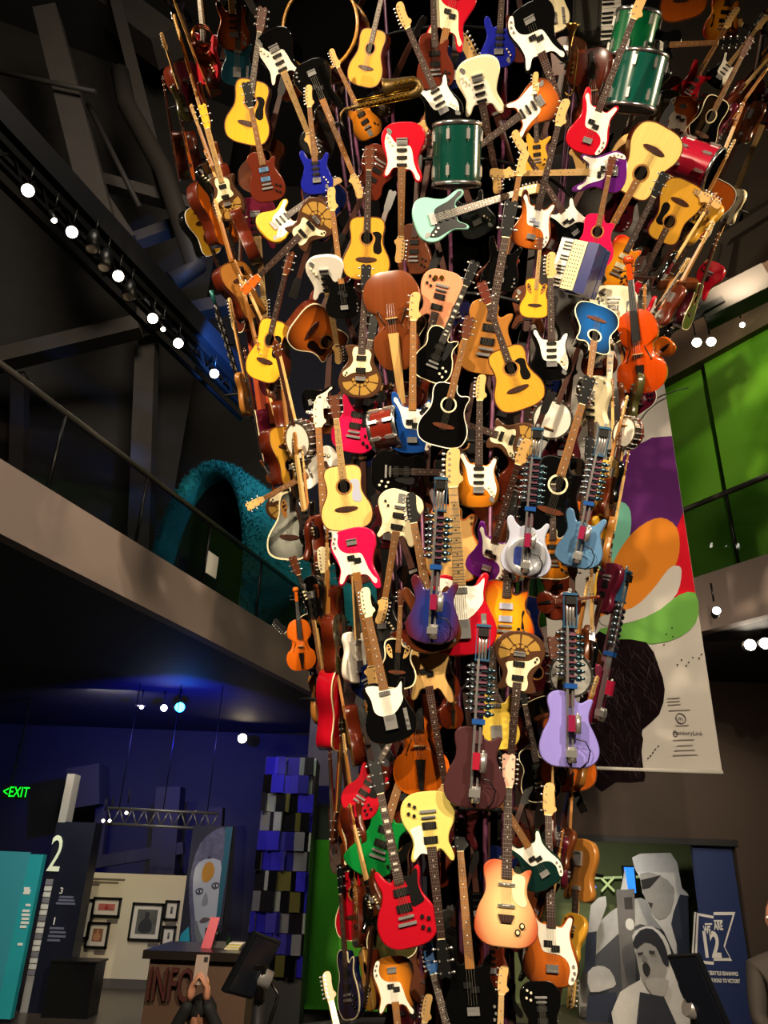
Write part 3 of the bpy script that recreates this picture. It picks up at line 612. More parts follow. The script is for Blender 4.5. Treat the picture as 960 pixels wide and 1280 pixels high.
G('st', 690, 476, 687, 315, .6, 0, 'bk', W_, 'black electric guitar with plain white guard under the small yellow guitar', nk='r')
G('aco', 748, 381, 722, 505, .1, -14, 'bb', None, 'blue burst cutaway acoustic guitar hanging head down at right centre', p=-36, bind='cream', nk='o', side='bk')
G('hb', 768, 356, 752, 508, .45, 0, 'cream', None, 'cream hollow guitar hanging head down behind the blue acoustic', p=-20, blocks=True, nk='m', hc='bk')
G('cel', 804, 490, 785, 318, .0, -18, '#b03c06', None, 'bright orange cello upright at the right rim of the tower', side='org')
G('lp', 806, 514, 752, 410, .6, 10, 'burg', None, 'burgundy guitar body peeping out below the orange cello', p=-30, bind='white')
G('vio', 838, 428, 795, 475, .7, 0, 'org', None, 'amber fiddle jutting out to the right of the orange cello', p=40)
G('ac', 872, 350, 755, 345, .5, 74, 'brown', None, 'brown guitar lying level and seen edge on at the right rim', side='brown')
G('st', 802, 414, 862, 322, .9, 48, 'red', W_, 'red electric guitar with white guard beneath the level edge on guitar')
G('ac', 856, 412, 900, 290, .8, 66, 'mar', None, 'dark maroon acoustic guitar seen edge on at the right rim', side='mar', bind='cream')
G('st', 975, 105, 910, 262, .5, 55, 'mar', None, 'dark red guitar at the far right with pale headstock pointing down', nk='m')
G('tl', 925, 236, 876, 345, .9, 76, 'cream', None, 'cream guitar edge on right of the three hanging acoustics')
G('sg', 896, 328, 828, 430, 1.3, 55, 'red', None, 'red guitar half hidden at the right rim above the maroon acoustic')
# --- middle
G('ac', 330, 583, 305, 435, .2, -76, 'burg', None, 'burgundy acoustic guitar seen edge on at the left rim below the zither', side='burg', bind='cream')
G('vio', 352, 616, 325, 575, .8, 10, 'brown', None, 'small brown fiddle below the burgundy edge on guitar')
G('ban', 378, 575, 343, 425, .1, -38, None, None, 'banjo with white head turned sideways at left centre')
G('pb', 409, 706, 396, 498, .4, 0, 'bk', W_, 'black bass with cream headstock left of the big glossy yellow acoustic', nk='o', hc='cream')
G('dan', 424, 572, 308, 635, .5, 0, 'white', None, 'white guitar at the left rim with its maple neck pointing down left', nk='o', hc='maple')
G('ac', 436, 663, 417, 494, .0, 4, 'pale', 'silver', 'glossy pale yellow acoustic guitar with silvery guard at left centre', hc='brown', nk='m')
G('pb', 378, 505, 492, 482, 1.3, 0, 'bk', W_, 'black bass with white guard lying level behind the banjo')
G('sg', 438, 566, 470, 390, .9, -8, 'hot', 'bk', 'hot red electric guitar with black guard under the cobweb guitar beside the cello', nk='r')
G('rb', 358, 700, 378, 528, .2, -30, 'sb', None, 'silver burst roundback guitar at the left rim', p=10)
G('web', 350, 652, 374, 520, 1.2, 0, 'bronze', 'cream', 'cobweb inlaid guitar behind the silver burst one', nk='r')
G('pb', 437, 660, 470, 870, .2, 10, 'hot', W_, 'hot pink bass with white guard hanging head down left of centre', nk='o')
G('tl', 494, 928, 453, 735, .0, 0, 'bk', W_, 'black guitar with white guard and pale headstock below the pink bass', nk='o', hc='cream')
G('jm', 504, 612, 476, 781, .2, 0, 'cream', None, 'cream offset guitar hanging head down at the middle', nk='o', p=0)
G('st', 548, 815, 510, 616, .1, 0, 'brown', None, 'brown guitar whose black headstock lies over the cream offset guitar', hc='bk', nk='o')
G('pb', 515, 567, 517, 365, .6, 0, 'cobalt', W_, 'blue bass with white guard behind the black cutaway acoustic', nk='o')
G('lp', 464, 589, 625, 592, .7, 0, 'bk', 'dkgrey', 'black hollow guitar lying level above the cream offset guitar', nk='r')
G('st', 598, 635, 600, 468, .0, 0, 'tb', W_, 'tobacco sunburst electric guitar with white guard at the centre', nk='r')
G('web', 672, 560, 525, 512, .4, 0, 'bronze', 'cream', 'cobweb inlaid guitar lying level below the large amber acoustic', nk='r')
G('ban', 681, 549, 738, 395, .7, -4, None, None, 'banjo with round white head right of the large amber acoustic')
G('aco', 678, 670, 738, 470, .5, 4, 'bk', None, 'black cutaway acoustic guitar between the silver and steel blue robotic guitars', bind='dkgrey', side='bk', nk='o', hc='bk')
G('st', 738, 470, 746, 640, .9, 58, 'cream', None, 'cream guitar turned sideways hanging under the blue acoustic', p=10)
G('rob', 655, 722, 672, 536, -.5, 0, 'silver', None, 'robotic guitar with silver resonator body at right of centre', build=lambda r: build_robot(r, 'jm', 'silver'))
G('rob', 720, 710, 757, 535, -.5, -12, 'steelblue', None, 'robotic guitar with steel blue body left of the hanging banner', build=lambda r: build_robot(r, 'st', 'steelblue'))
G('rob', 540, 805, 552, 598, -.5, 0, 'rb', None, 'robotic guitar with dark blue body edged in red at the centre', build=lambda r: build_robot(r, 'st', 'rb'))
G('lp', 566, 727, 570, 505, .5, -16, 'maple', None, 'natural wood guitar with orange edge behind the blue robotic guitar', bind='org', plain=True, full=False)
G('tl', 580, 820, 563, 560, .2, 0, 'red', W_, 'red guitar with white guard and maple neck below the natural wood body', nk='m')
G('pb', 604, 724, 652, 560, .4, 0, 'pur', W_, 'purple bass with white guard left of the silver robotic guitar', nk='r', p=-20)
G('hb', 630, 812, 640, 615, .2, 0, 'cb', None, 'cherry sunburst hollow guitar above the big cobweb guitar', bind='brown', pk='silver')
G('web', 652, 789, 635, 985, .0, 0, 'bronze', 'cream', 'largest cobweb inlaid guitar, hanging head down at the lower middle', nk='r')
G('rob', 592, 1011, 605, 782, -.4, 0, 'plum', None, 'robotic guitar with plum brown body left of the largest cobweb guitar', build=lambda r: build_robot(r, 'dan', 'plum', motor='#96142c'))
G('rob', 712, 960, 712, 742, -.5, 0, 'lav', None, 'robotic guitar with lavender body in front of the orange acoustic', build=lambda r: build_robot(r, 'dan', 'lav'))
G('rob', 740, 905, 781, 713, -.2, 52, 'magenta', None, 'robotic guitar with magenta body seen edge on against the banner', build=lambda r: build_robot(r, 'tl', 'magenta', motor='#a01838'))
G('ban', 713, 873, 716, 700, .5, 0, None, None, 'silver banjo like resonator behind the lavender robotic guitar', build=lambda r: build_banjo(r, True))
G('ac', 714, 990, 690, 795, .9, 12, 'org', 'sal', 'orange brown acoustic guitar behind the lavender robotic guitar', side='brown')
G('vio', 672, 754, 751, 746, .5, 0, 'mah', None, 'small brown fiddle lying level with its head toward the banner', nk='brown')
G('ban', 784, 520, 762, 645, .6, 55, None, None, 'banjo turned sideways at the right rim beside the banner top')
G('ac', 762, 650, 776, 540, .8, 64, 'brown', None, 'brown guitar edge on at the right rim below the sideways banjo')
G('lp', 724, 690, 738, 545, 1.2, 0, 'org', None, 'orange guitar behind the steel blue robotic guitar')
G('tl', 749, 694, 764, 570, .8, 46, 'yel', None, 'small yellow guitar right of the steel blue robotic guitar')
G('hb', 690, 724, 692, 575, 1.0, 0, 'tb', None, 'dark sunburst guitar with cream edge between the silver and blue robotic guitars', bind='cream')
G('pb', 527, 801, 563, 1020, .2, 6, 'maple', None, 'natural wood bass with black pickups hanging head down below the blue robotic guitar', nk='r', pk='bk')
G('tl', 622, 938, 612, 760, .4, 0, '#d8b848', None, 'pale yellow guitar between the plum robotic guitar and the largest cobweb guitar', pk='bk')
G('vio', 565, 910, 560, 800, .5, 40, 'mah', None, 'brown fiddle turned sideways left of the plum robotic guitar')
G('vio', 378, 837, 369, 733, .1, 24, 'org', None, 'orange violin at the left rim of the tower')
G('st', 424, 852, 341, 776, .7, 0, 'burg', None, 'guitar with burgundy neck and dark head poking out beyond the left rim', nk='r', hc='bk')
G('ac', 412, 832, 365, 695, 1.0, 40, 'bk', None, 'black acoustic guitar with dark neck behind the orange violin', nk='e', side='bk')
G('tl', 410, 905, 388, 742, .4, 78, 'oak', None, 'long amber neck at the left rim beside the orange violin', nk='o')
G('lp', 420, 808, 390, 685, .6, -48, 'bk', None, 'black guitar with cream edge turned sideways left of the pink bass', bind='cream')
G('st', 428, 850, 399, 684, .9, 20, 'mah', None, 'dark red guitar with cream headstock left of the pink bass', hc='cream')
G('tl', 450, 854, 440, 690, .5, 62, 'white', None, 'white slab guitar seen edge on below the pink bass', nk='m')
G('lp', 432, 842, 424, 700, 1.2, 10, 'grey', None, 'grey glossy guitar behind the white edge on slab')
G('lp', 400, 898, 372, 745, .5, -54, 'navy', None, 'navy black guitar with pale edge jutting out at the left rim', bind='cream', p=15)
G('ac', 432, 836, 418, 1055, .3, -74, 'red', None, 'red acoustic guitar seen edge on at the left rim', side='red', bind='cream', nk='o')
G('st', 385, 720, 412, 899, .2, 62, 'bk', None, 'dark guitar with pale neck and head pointing down by the red edge on guitar', nk='m')
G('rb', 495, 861, 502, 737, .1, 0, 'bk', None, 'small black roundback guitar with pale leaf inlays left of centre', bind='cream', hc='brown', nk='o')
# --- lower part
G('sg', 440, 1019, 514, 879, .2, -8, 'red', 'bk', 'red double horned guitar at lower left with neck rising right', nk='r', blocks=True)
G('exp', 464, 1096, 527, 886, .3, 0, 'green', None, 'green angular electric guitar at lower left', nk='o', hc='bk')
G('sg', 516, 1185, 467, 949, -.2, 0, 'red', 'bk', 'large red double horned guitar with black guard in the lower front', nk='r', blocks=True)
G('sg', 532, 989, 557, 1224, .1, 0, '#dcc96e', W_, 'cream yellow double horned guitar hanging head down in the lower front', nk='r')
G('dan', 632, 1185, 636, 942, -.3, 0, 'db', 'cream', 'cream guitar with peach burst edge and two chrome pickups in the lower front', nk='r', hc='#d8a890')
G('pb', 690, 1108, 586, 935, .5, 0, 'dkg', W_, 'dark green bass with white guard right of the peach burst guitar', nk='o')
G('pb', 594, 1290, 572, 1022, .3, 0, 'bk', None, 'black bass with long ladder neck between the yellow and peach guitars', nk='o', hc='bk')
G('pb', 488, 1195, 512, 1425, .2, 0, 'tb', W_, 'tobacco sunburst bass hanging head down at the bottom edge', nk='o')
G('st', 590, 1400, 531, 1178, .1, 0, 'cobalt', None, 'guitar with bright blue headstock rising from the bottom edge', nk='r', hc='azure')
G('st', 515, 1440, 534, 1242, .6, 0, 'bk', None, 'guitar with small tan headstock at the bottom edge beside the blue one', nk='m')
G('pb', 620, 1440, 628, 1206, .0, 0, 'bk', None, 'bass with large maple headstock rising from the bottom edge', nk='m')
G('pb', 691, 1235, 684, 978, .4, 0, 'ob', W_, 'orange sunburst bass with white guard at the lower right', nk='r')
G('lp', 674, 1226, 692, 1420, .1, 0, 'bk', None, 'black round bodied guitar hanging head down at the bottom edge')
G('tl', 724, 1048, 714, 1262, .8, 66, 'oak', None, 'tan guitar turned sideways at the lower right rim')
G('lp', 680, 1002, 650, 850, 1.2, 0, 'bk', None, 'black guitar with cream edge right of the largest cobweb guitar neck', bind='cream')
G('ac', 420, 1092, 411, 920, .5, -62, 'brown', None, 'brown acoustic guitar edge on at the lower left rim', side='brown')
G('st', 450, 1006, 462, 1216, .9, -16, 'ob', 'cream', 'orange guitar with cream guard between the red and green guitars', nk='o')
G('ac', 446, 1176, 438, 1000, 1.1, -20, 'red', None, 'red acoustic guitar with pale edge behind the green angular guitar', bind='cream', side='mar')
G('lp', 437, 1275, 424, 1080, .4, -46, 'navy', None, 'dark blue guitar with cream edge at the bottom left rim', bind='cream')
G('st', 452, 1420, 405, 1215, .1, 20, 'maple', None, 'guitar with tan headstock leaning out at the bottom left', nk='m')
G('ac', 492, 1201, 478, 1020, .8, 0, 'olive', None, 'olive grey acoustic guitar with pale edge behind the large red guitar', bind='cream')
G('cel', 528, 992, 520, 790, 1.3, 0, 'org', None, 'orange brown cello deep behind the natural wood bass')
G('lp', 545, 112, 540, -60, 2.0, 0, 'mah', None, 'dark mahogany guitar deep behind the red bass at top centre')
G('cel', 738, 62, 742, 240, 2.2, 0, 'mah', None, 'dark brown cello deep behind the keyboard')

# drums, keyboard, horns, accordion: same placing rule, own builders
def build_drum(root, r, h, shell, head='#0a0a0a', hoop='#b8b8b8', lugs=8):
    obj('shell', MB().lathe([(r, .012), (r, h - .012)], 40), mat(shell, .2, 0, .5), root)
    obj('drum_head', MB().lathe([(0, h), (r * .985, h)], 40), dull('#030303'), root); obj('drum_head', MB().lathe([(r * .985, 0), (0, 0)], 40), mat(head, .4), root)
    for z in (0, h): obj('hoop', MB().lathe([(r * .98, z - .014), (r * 1.045, z - .014), (r * 1.045, z + .014), (r * .98, z + .014)], 40, True), mat(hoop, .22, .95 if hoop[1] in 'bc' else 0, .4), root)
    lm = MB().box(0, .018, -.012, .012, -.035, .035).cyl((.012, 0, -.05), (.012, 0, .05), .004, n=6).mesh('lug')
    for i in range(lugs):
        t = 2 * math.pi * i / lugs + .2
        for z in (h * .2, h * .8): obj('lug', lm, CHROME, root, (r * math.cos(t), r * math.sin(t), z), (0, 0, t))
DR = []
def drum(cx, cy, rp, axis, ratio, L, label, **k): DR.append((cx, cy, rp, axis, ratio, L, label, k))
drum(400, 34, 49, (-.36, .30, .88), 1.0, .2, 'large bass drum with black head and gold hoop at the top left', shell='#5a1408', hoop='#a87428')
drum(571, 195, 30, (.02, .985, -.15), 2.25, .3, 'dark green drum standing upright with chrome hoops above the seafoam guitar', shell='#06382e')
drum(795, 103, 31, (.24, .93, -.2), 1.9, .6, 'dark green drum tilted beside the bright red bass', shell='#07463a')
drum(792, 45, 27, (.24, .93, -.2), 1.8, 1.2, 'green drum half hidden above the tilted green one', shell='#075c34')
drum(868, 205, 26, (.86, -.42, .28), 2.0, .8, 'bright red drum lying on its side at the right', shell='#a81830')
drum(484, 536, 25, (.92, .2, .3), 1.3, 2.2, 'red brown drum lying on its side below the cello', shell='#6a1c10')

def build_keyboard(r):
    obj('case', MB().box(-.19, .17, 0, 1.1, -.08, 0), mat('#24241f', .5), r)
    wk = MB().box(.02, .155, .002, .029, 0, .012).mesh('white_key'); bk = MB().box(.02, .10, -.006, .006, .012, .022).mesh('black_key')
    for i in range(36): obj('white_key', wk, mat('#e8e4da', .35), r, (0, .03 + i * .0292, 0))
    for i in range(35):
        if i % 7 not in (2, 6): obj('black_key', bk, BLACK, r, (0, .03 + (i + 1) * .0292, 0))
    obj('control_panel', MB().box(-.17, -.01, .1, 1.0, 0, .004), mat('#34342e', .5), r)
    rod(r, .2, .08)
G('key', 747, 57, 757, -170, .9, 0, None, None, 'dark electronic keyboard standing on end at the top edge', name='electronic_keyboard', cat='keyboard', dims=(1.1, .19, .08), build=build_keyboard)

def build_sax(r):
    br = mat('#5e4a26', .42, .8)
    obj('body_tube', MB().tube([(0, .62, 0), (0, .35, 0), (0, .10, 0), (.01, .045, 0), (.04, .01, 0), (.075, .02, 0), (.098, .06, 0), (.10, .12, 0), (.10, .2, 0), (.10, .26, 0), (.10, .30, 0), (.10, .325, 0)], [.016, .024, .034, .038, .04, .042, .046, .05, .054, .062, .074, .085], 14), br, r)
    obj('neck_tube', MB().tube([(0, .62, 0), (0, .68, 0), (-.03, .72, .01), (-.09, .73, .02)], [.016, .013, .011, .009], 10), br, r)
    obj('mouthpiece', MB().cyl((-.09, .73, .02), (-.16, .715, .03), .012, .008, 10), BLACK, r)
    km = MB().cyl((0, 0, 0), (0, 0, .012), .017, .015, 10).mesh('key_cup')
    for i in range(12): obj('key_cup', km, GOLD, r, (0, .12 + i * .038, .030), (0, 0, 0))
    for i in range(4): obj('key_cup', km, GOLD, r, (.10, .06 + i * .05, .052))
    for s in (-.03, .03, .045): obj('key_rod', MB().cyl((s, .10, .02), (s, .58, .02), .004, n=6), GOLD, r)
    rod(r, .3, .03)
G('sax', 527, 116, 424, 138, .0, 0, None, None, 'dull brass saxophone lying level under the amber acoustic guitar', name='saxophone', cat='saxophone', dims=(.73, .12, .1), build=build_sax)

def build_trumpet(r, m=None):
    m = m or mat('#8f7038', .28, 1)
    obj('bell', MB().tube([(0, 0, 0), (0, .30, 0), (0, .38, 0), (0, .44, 0), (0, .48, 0), (0, .50, 0)], [.008, .009, .014, .025, .045, .062], 18), m, r)
    obj('loop_tube', MB().tube([(.0, .01, 0), (.02, -.02, 0), (.05, -.02, 0), (.07, .02, 0), (.07, .30, 0), (.05, .34, 0), (.035, .30, 0), (.035, .12, 0)], .008, 8), m, r)
    v = MB().cyl((0, 0, -.05), (0, 0, .07), .013, n=10).cyl((0, 0, .07), (0, 0, .09), .005, n=6).mesh('valve')
    for i in range(3): obj('valve', v, m, r, (.035, .14 + i * .035, 0))
    rod(r, .2, .02)
G('tru', 706, 116, 716, 30, 1.0, 0, None, None, 'brass trumpet with bell up beside the keyboard', name='trumpet', cat='trumpet', dims=(.5, .07, .07), build=build_trumpet)
def build_horn(r):
    m = mat('#a85c34', .25, 1)
    for i in range(3): obj('coil', MB().tube([(.12 * math.cos(t) + .01 * i, .17 + (.12 - .02 * i) * math.sin(t), .03 * i) for t in [k * .35 for k in range(19)]], .011, 7), m, r)
    obj('bell', MB().tube([(.1, .1, 0), (.12, .03, .03), (.11, -.03, .06), (.10, -.08, .09)], [.014, .03, .07, .13], 20), m, r)
    rod(r, .17, .02)
G('hrn', 250, 65, 255, 25, -.1, 0, None, None, 'coiled copper horn at the upper left above the red guitar', name='french_horn', cat='horn', dims=(.34, .14, .1), build=build_horn)
def build_wood(r):
    obj('body_tube', MB().tube([(0, 0, 0), (0, .06, 0), (0, .6, 0), (0, .66, 0)], [.03, .024, .019, .017], 12), mat('ebony', .3), r)
    obj('bell', MB().tube([(0, -.06, 0), (0, -.03, 0), (0, .02, 0)], [.055, .04, .028], 14), mat('dkgrey', .3, .5), r)
    obj('mouthpiece', MB().cyl((0, .66, 0), (0, .78, 0), .014, .02, 10), mat('#1c5c58', .3, .3), r)
    k = MB().cyl((0, 0, 0), (0, 0, .012), .010, n=8).box(-.003, .003, -.03, .03, 0, .008).mesh('key_cup')
    for i in range(12): obj('key_cup', k, CHROME, r, ((-1) ** i * .014, .1 + i * .042, .02))
    rod(r, .3, .02)
G('cla', 298, 475, 263, 360, .4, 0, None, None, 'black woodwind with silver keys outside the left rim', name='clarinet', cat='clarinet', dims=(.8, .05, .05), build=build_wood)
def build_zither(r):
    obj('body', MB().prism([(-.07, 0), (.09, 0), (.075, .9), (-.05, .9)], -.08, 0, .008), mat('#b8502c', .3, 0, .3), r)
    obj('lettering_panel', MB().box(-.02, .03, .1, .4, 0, .002), mat('#7a2a14', .5), r)
    obj('bridge', MB().box(-.05, .06, .06, .08, 0, .02), mat('rose', .4), r); rod(r, .3, .08)
G('zit', 335, 542, 312, 398, .7, -14, None, None, 'salmon orange box zither at the left rim', name='zither', cat='zither', dims=(.9, .09, .08), build=build_zither)
def build_accordion(r):
    obj('keyboard_block', MB().box(-.17, -.03, 0, .42, -.12, 0), mat('#141a3c', .3, 0, .4), r)
    wk = MB().box(-.165, -.055, .001, .027, 0, .014).mesh('white_key'); bk = MB().box(-.125, -.055, -.005, .005, .014, .024).mesh('black_key')
    for i in range(14): obj('white_key', wk, mat('#e8e2d0', .3), r, (0, .012 + i * .0285, 0))
    for i in range(13):
        if i % 7 not in (2, 6): obj('black_key', bk, BLACK, r, (0, .012 + (i + 1) * .0285, 0))
    obj('grille', MB().box(-.05, .07, .005, .415, 0, .008), mat('#cbb88a', .4, .1), r)
    ho = MB().cyl((0, 0, .008), (0, 0, .0095), .006, n=6).mesh('grille_hole')
    for i in range(12):
        for j in range(4): obj('grille_hole', ho, BLACK, r, (-.03 + j * .024, .035 + i * .031, 0))
    b = MB()
    for i in range(7): b.box(-.02 + (i % 2) * .008, .16 - (i % 2) * .008, .01 + (i % 2) * .008, .41 - (i % 2) * .008, -.03 - i * .03 - .026, -.03 - i * .03)
    obj('bellows', b, mat('#1a2050', .4), r, kind='stuff')
    obj('bass_block', MB().box(-.1, .17, 0, .42, -.34, -.24), mat('#20265e', .3, 0, .4), r)
    obj('side_panel', MB().box(.072, .17, 0, .42, -.22, -.0), mat('#20265e', .3, 0, .4), r); rod(r, .2, .3)
G('acc', 706, 362, 726, 300, .0, -22, None, None, 'navy accordion with white keys at the right of the tower', name='accordion', cat='accordion', dims=(.42, .17, .3), build=build_accordion)

# ------------------------------------------------------------------ depth: anything that overlaps in front pushes what lies behind it inward
def boxes(it):
    T = TY.get(it['ty']); (bx, by), (hx, hy) = it['B'], it['H']; d = np.array([hx - bx, hy - by], float); l = np.hypot(*d); u = d / l; n = np.array([-u[1], u[0]]); B = np.array([bx, by], float)
    if it['dims']: Lm, Wd, Th = it['dims']; bl = Lm
    else: Lm, Wd, Th, bl = T['L'], T['W'], T['T'], T['bl']
    t = math.radians(abs(it['turn'])); s = l / Lm / math.cos(math.radians(it['p'])); pit = math.sin(math.radians(abs(it['p'])))
    hw = (Wd * math.cos(t) + Th * math.sin(t) * .5) * s * .86; zb = Th * math.cos(t) + Wd * math.sin(t); zf = .025 + Wd * math.sin(t) * .8
    ext = pit * bl * .25
    out = [(B + d * (bl / Lm) * .5, u, n, l * bl / Lm / 2 * .94, hw, zb + ext, zf + ext)]
    if not it['dims']: out.append((B + d * (bl / Lm + 1) / 2, u, n, l * (1 - bl / Lm) / 2, .03 * s, .025, .03))
    if it['ty'] == 'rob': out = [(B + d * .225, u, n, l * .225, hw, zb, .09), (B + d * .72, u, n, l * .28, .08 * s, .03, .06)]
    return out
def hit(a, b):
    d = b[0] - a[0]
    for ax in (a[1], a[2], b[1], b[2]):
        ra = a[3] * abs(ax @ a[1]) + a[4] * abs(ax @ a[2]); rb = b[3] * abs(ax @ b[1]) + b[4] * abs(ax @ b[2])
        if abs(d @ ax) > ra + rb: return False
    return True
order = sorted(range(len(ITEMS)), key=lambda i: (ITEMS[i]['L'], i))
done = []
for (cx, cy, rp, axis, ratio, L, label, k) in DR:
    e1 = np.array([1., 0]); e2 = np.array([0, 1.]); h = rp * (1 + .6 * ratio * abs(axis[1])); wv = rp * (1 + .6 * ratio * abs(axis[0]))
    done.append((L, [(np.array([cx, cy], float), e1, e2, wv * .8, h * .8, .25, .12)], L * .11 + .05))
for i in order:
    it = ITEMS[i]; bs = boxes(it); dep = it['L'] * .11
    for Lj, bj, dj in done:
        if Lj > it['L']: continue
        for a in bs:
            for b in bj:
                if hit(a, b): dep = max(dep, dj + min(b[5], .16) * .8 + min(a[6], .10) * .8)
    cz = surf(*it['B']).z if it['B'][1] > 0 else 9
    it['dep'] = min(dep, .62 * ry(cz) - .04); done.append((it['L'], bs, it['dep']))

GROUPS = {}
def place(it):
    T = TY.get(it['ty']); B, H = it['B'], it['H']; f = .25 if not it['dims'] else .5
    px, py = B[0] + (H[0] - B[0]) * f, B[1] + (H[1] - B[1]) * f
    P = surf(px, py); sn = surf_n(P); d = ray(px, py).normalized(); P = P + d * it['dep']
    n = (-d + .22 * sn).normalized()
    pt = lambda q: CAM + ray(*q) * ((P - CAM).dot(n) / ray(*q).dot(n))
    b, h = pt(B), pt(H); y = (h - b); l = y.length; y.normalize()
    p = math.radians(it['p']); y2 = (y * math.cos(p) - n * math.sin(p)).normalized(); z = (n * math.cos(p) + y * math.sin(p)).normalized()
    x = y2.cross(z).normalized(); t = math.radians(it['turn'] + rng.uniform(-5, 5))
    z2 = z * math.cos(t) + x * math.sin(t); x2 = y2.cross(z2)
    Lm = it['dims'][0] if it['dims'] else T['L']; s = l / Lm / math.cos(p)
    cat = it['cat'] or T['cat']; name = it['name'] or T['name']
    r = thing(name, it['label'], cat, group='%ss mounted on the tower' % cat)
    r.matrix_world = Matrix(((x2.x * s, y2.x * s, z2.x * s, b.x), (x2.y * s, y2.y * s, z2.y * s, b.y), (x2.z * s, y2.z * s, z2.z * s, b.z), (0, 0, 0, 1)))
    it['s'] = s
    if it['build']: it['build'](r)
    elif it['ty'] in ('vio', 'cel'): build_violin(r, it['body'], big=it['ty'] == 'cel', **it['k'])
    elif it['ty'] == 'ban': build_banjo(r)
    else: build_guitar(r, it['ty'], it['body'], it['pg'], **it['k'])
    return r
for t in TY.values(): t.setdefault('cat', t['name'].replace('_', ' '))
roots = [place(it) for it in ITEMS]
for it, r in zip(ITEMS, roots):
    if 'painted with a white face' in it['label']:
        fc = obj('painted_face', MB().prism(spline([(0, .02), (.07, .05), (.09, .15), (.06, .25), (-.02, .26), (-.06, .15), (-.05, .05)], 3), .0005, .002), mat('white', .4), r)
        obj('lips', MB().prism(spline([(.05, .06), (.066, .09), (.055, .12), (.04, .09)], 3), .002, .003), mat('red', .4), fc)
    if it['label'].startswith('salmon pink'):
        for x, y in ((.02, .06), (.065, .07)): knob(r, x, y, GOLD, .02)
for (cx, cy, rp, axis, ratio, L, label, k) in DR:
    P = surf(cx, cy); d = ray(cx, cy); dn = d.normalized(); P = P + dn * (L * .11 + .12); er = dn.cross(UP).normalized(); eu = er.cross(dn); a = (er * axis[0] + eu * axis[1] - dn * axis[2]).normalized()
    R = rp * (P - CAM).dot(FW) / F; h = R * ratio; xx = a.orthogonal().normalized(); yy = a.cross(xx); o = P - a * h / 2 * (1 if axis[2] < .5 else 2)
    r = thing('drum' if 'bass' not in label else 'bass_drum', label, 'drum', group='drums mounted on the tower')
    r.matrix_world = Matrix(((xx.x, yy.x, a.x, o.x), (xx.y, yy.y, a.y, o.y), (xx.z, yy.z, a.z, o.z), (0, 0, 0, 1)))
    build_drum(r, R, h, **k)

# dark guitars deep inside, which nothing in the photograph tells apart
FG = 'dark guitars deep inside the tower'
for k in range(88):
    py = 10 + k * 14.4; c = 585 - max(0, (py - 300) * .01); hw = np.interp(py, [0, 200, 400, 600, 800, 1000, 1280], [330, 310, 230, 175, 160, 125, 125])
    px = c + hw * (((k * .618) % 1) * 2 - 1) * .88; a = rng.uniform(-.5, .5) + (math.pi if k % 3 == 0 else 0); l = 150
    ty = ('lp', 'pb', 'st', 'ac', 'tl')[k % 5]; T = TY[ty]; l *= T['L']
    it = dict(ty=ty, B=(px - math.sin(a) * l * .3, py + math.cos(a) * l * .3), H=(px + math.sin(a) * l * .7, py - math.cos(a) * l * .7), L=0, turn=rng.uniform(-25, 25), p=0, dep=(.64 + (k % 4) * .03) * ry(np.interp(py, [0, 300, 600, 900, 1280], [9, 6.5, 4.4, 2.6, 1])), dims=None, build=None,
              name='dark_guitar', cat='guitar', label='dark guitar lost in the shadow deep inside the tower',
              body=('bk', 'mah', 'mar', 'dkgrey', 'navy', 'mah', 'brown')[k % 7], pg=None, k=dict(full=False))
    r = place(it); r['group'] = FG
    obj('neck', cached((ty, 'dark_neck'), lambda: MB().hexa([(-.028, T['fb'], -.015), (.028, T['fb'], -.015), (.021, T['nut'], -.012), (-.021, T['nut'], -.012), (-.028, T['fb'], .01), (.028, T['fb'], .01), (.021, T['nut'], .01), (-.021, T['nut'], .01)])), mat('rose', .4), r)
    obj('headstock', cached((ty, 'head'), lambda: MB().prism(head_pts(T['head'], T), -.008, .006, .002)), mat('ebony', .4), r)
    rod(r, .2, T['T'])

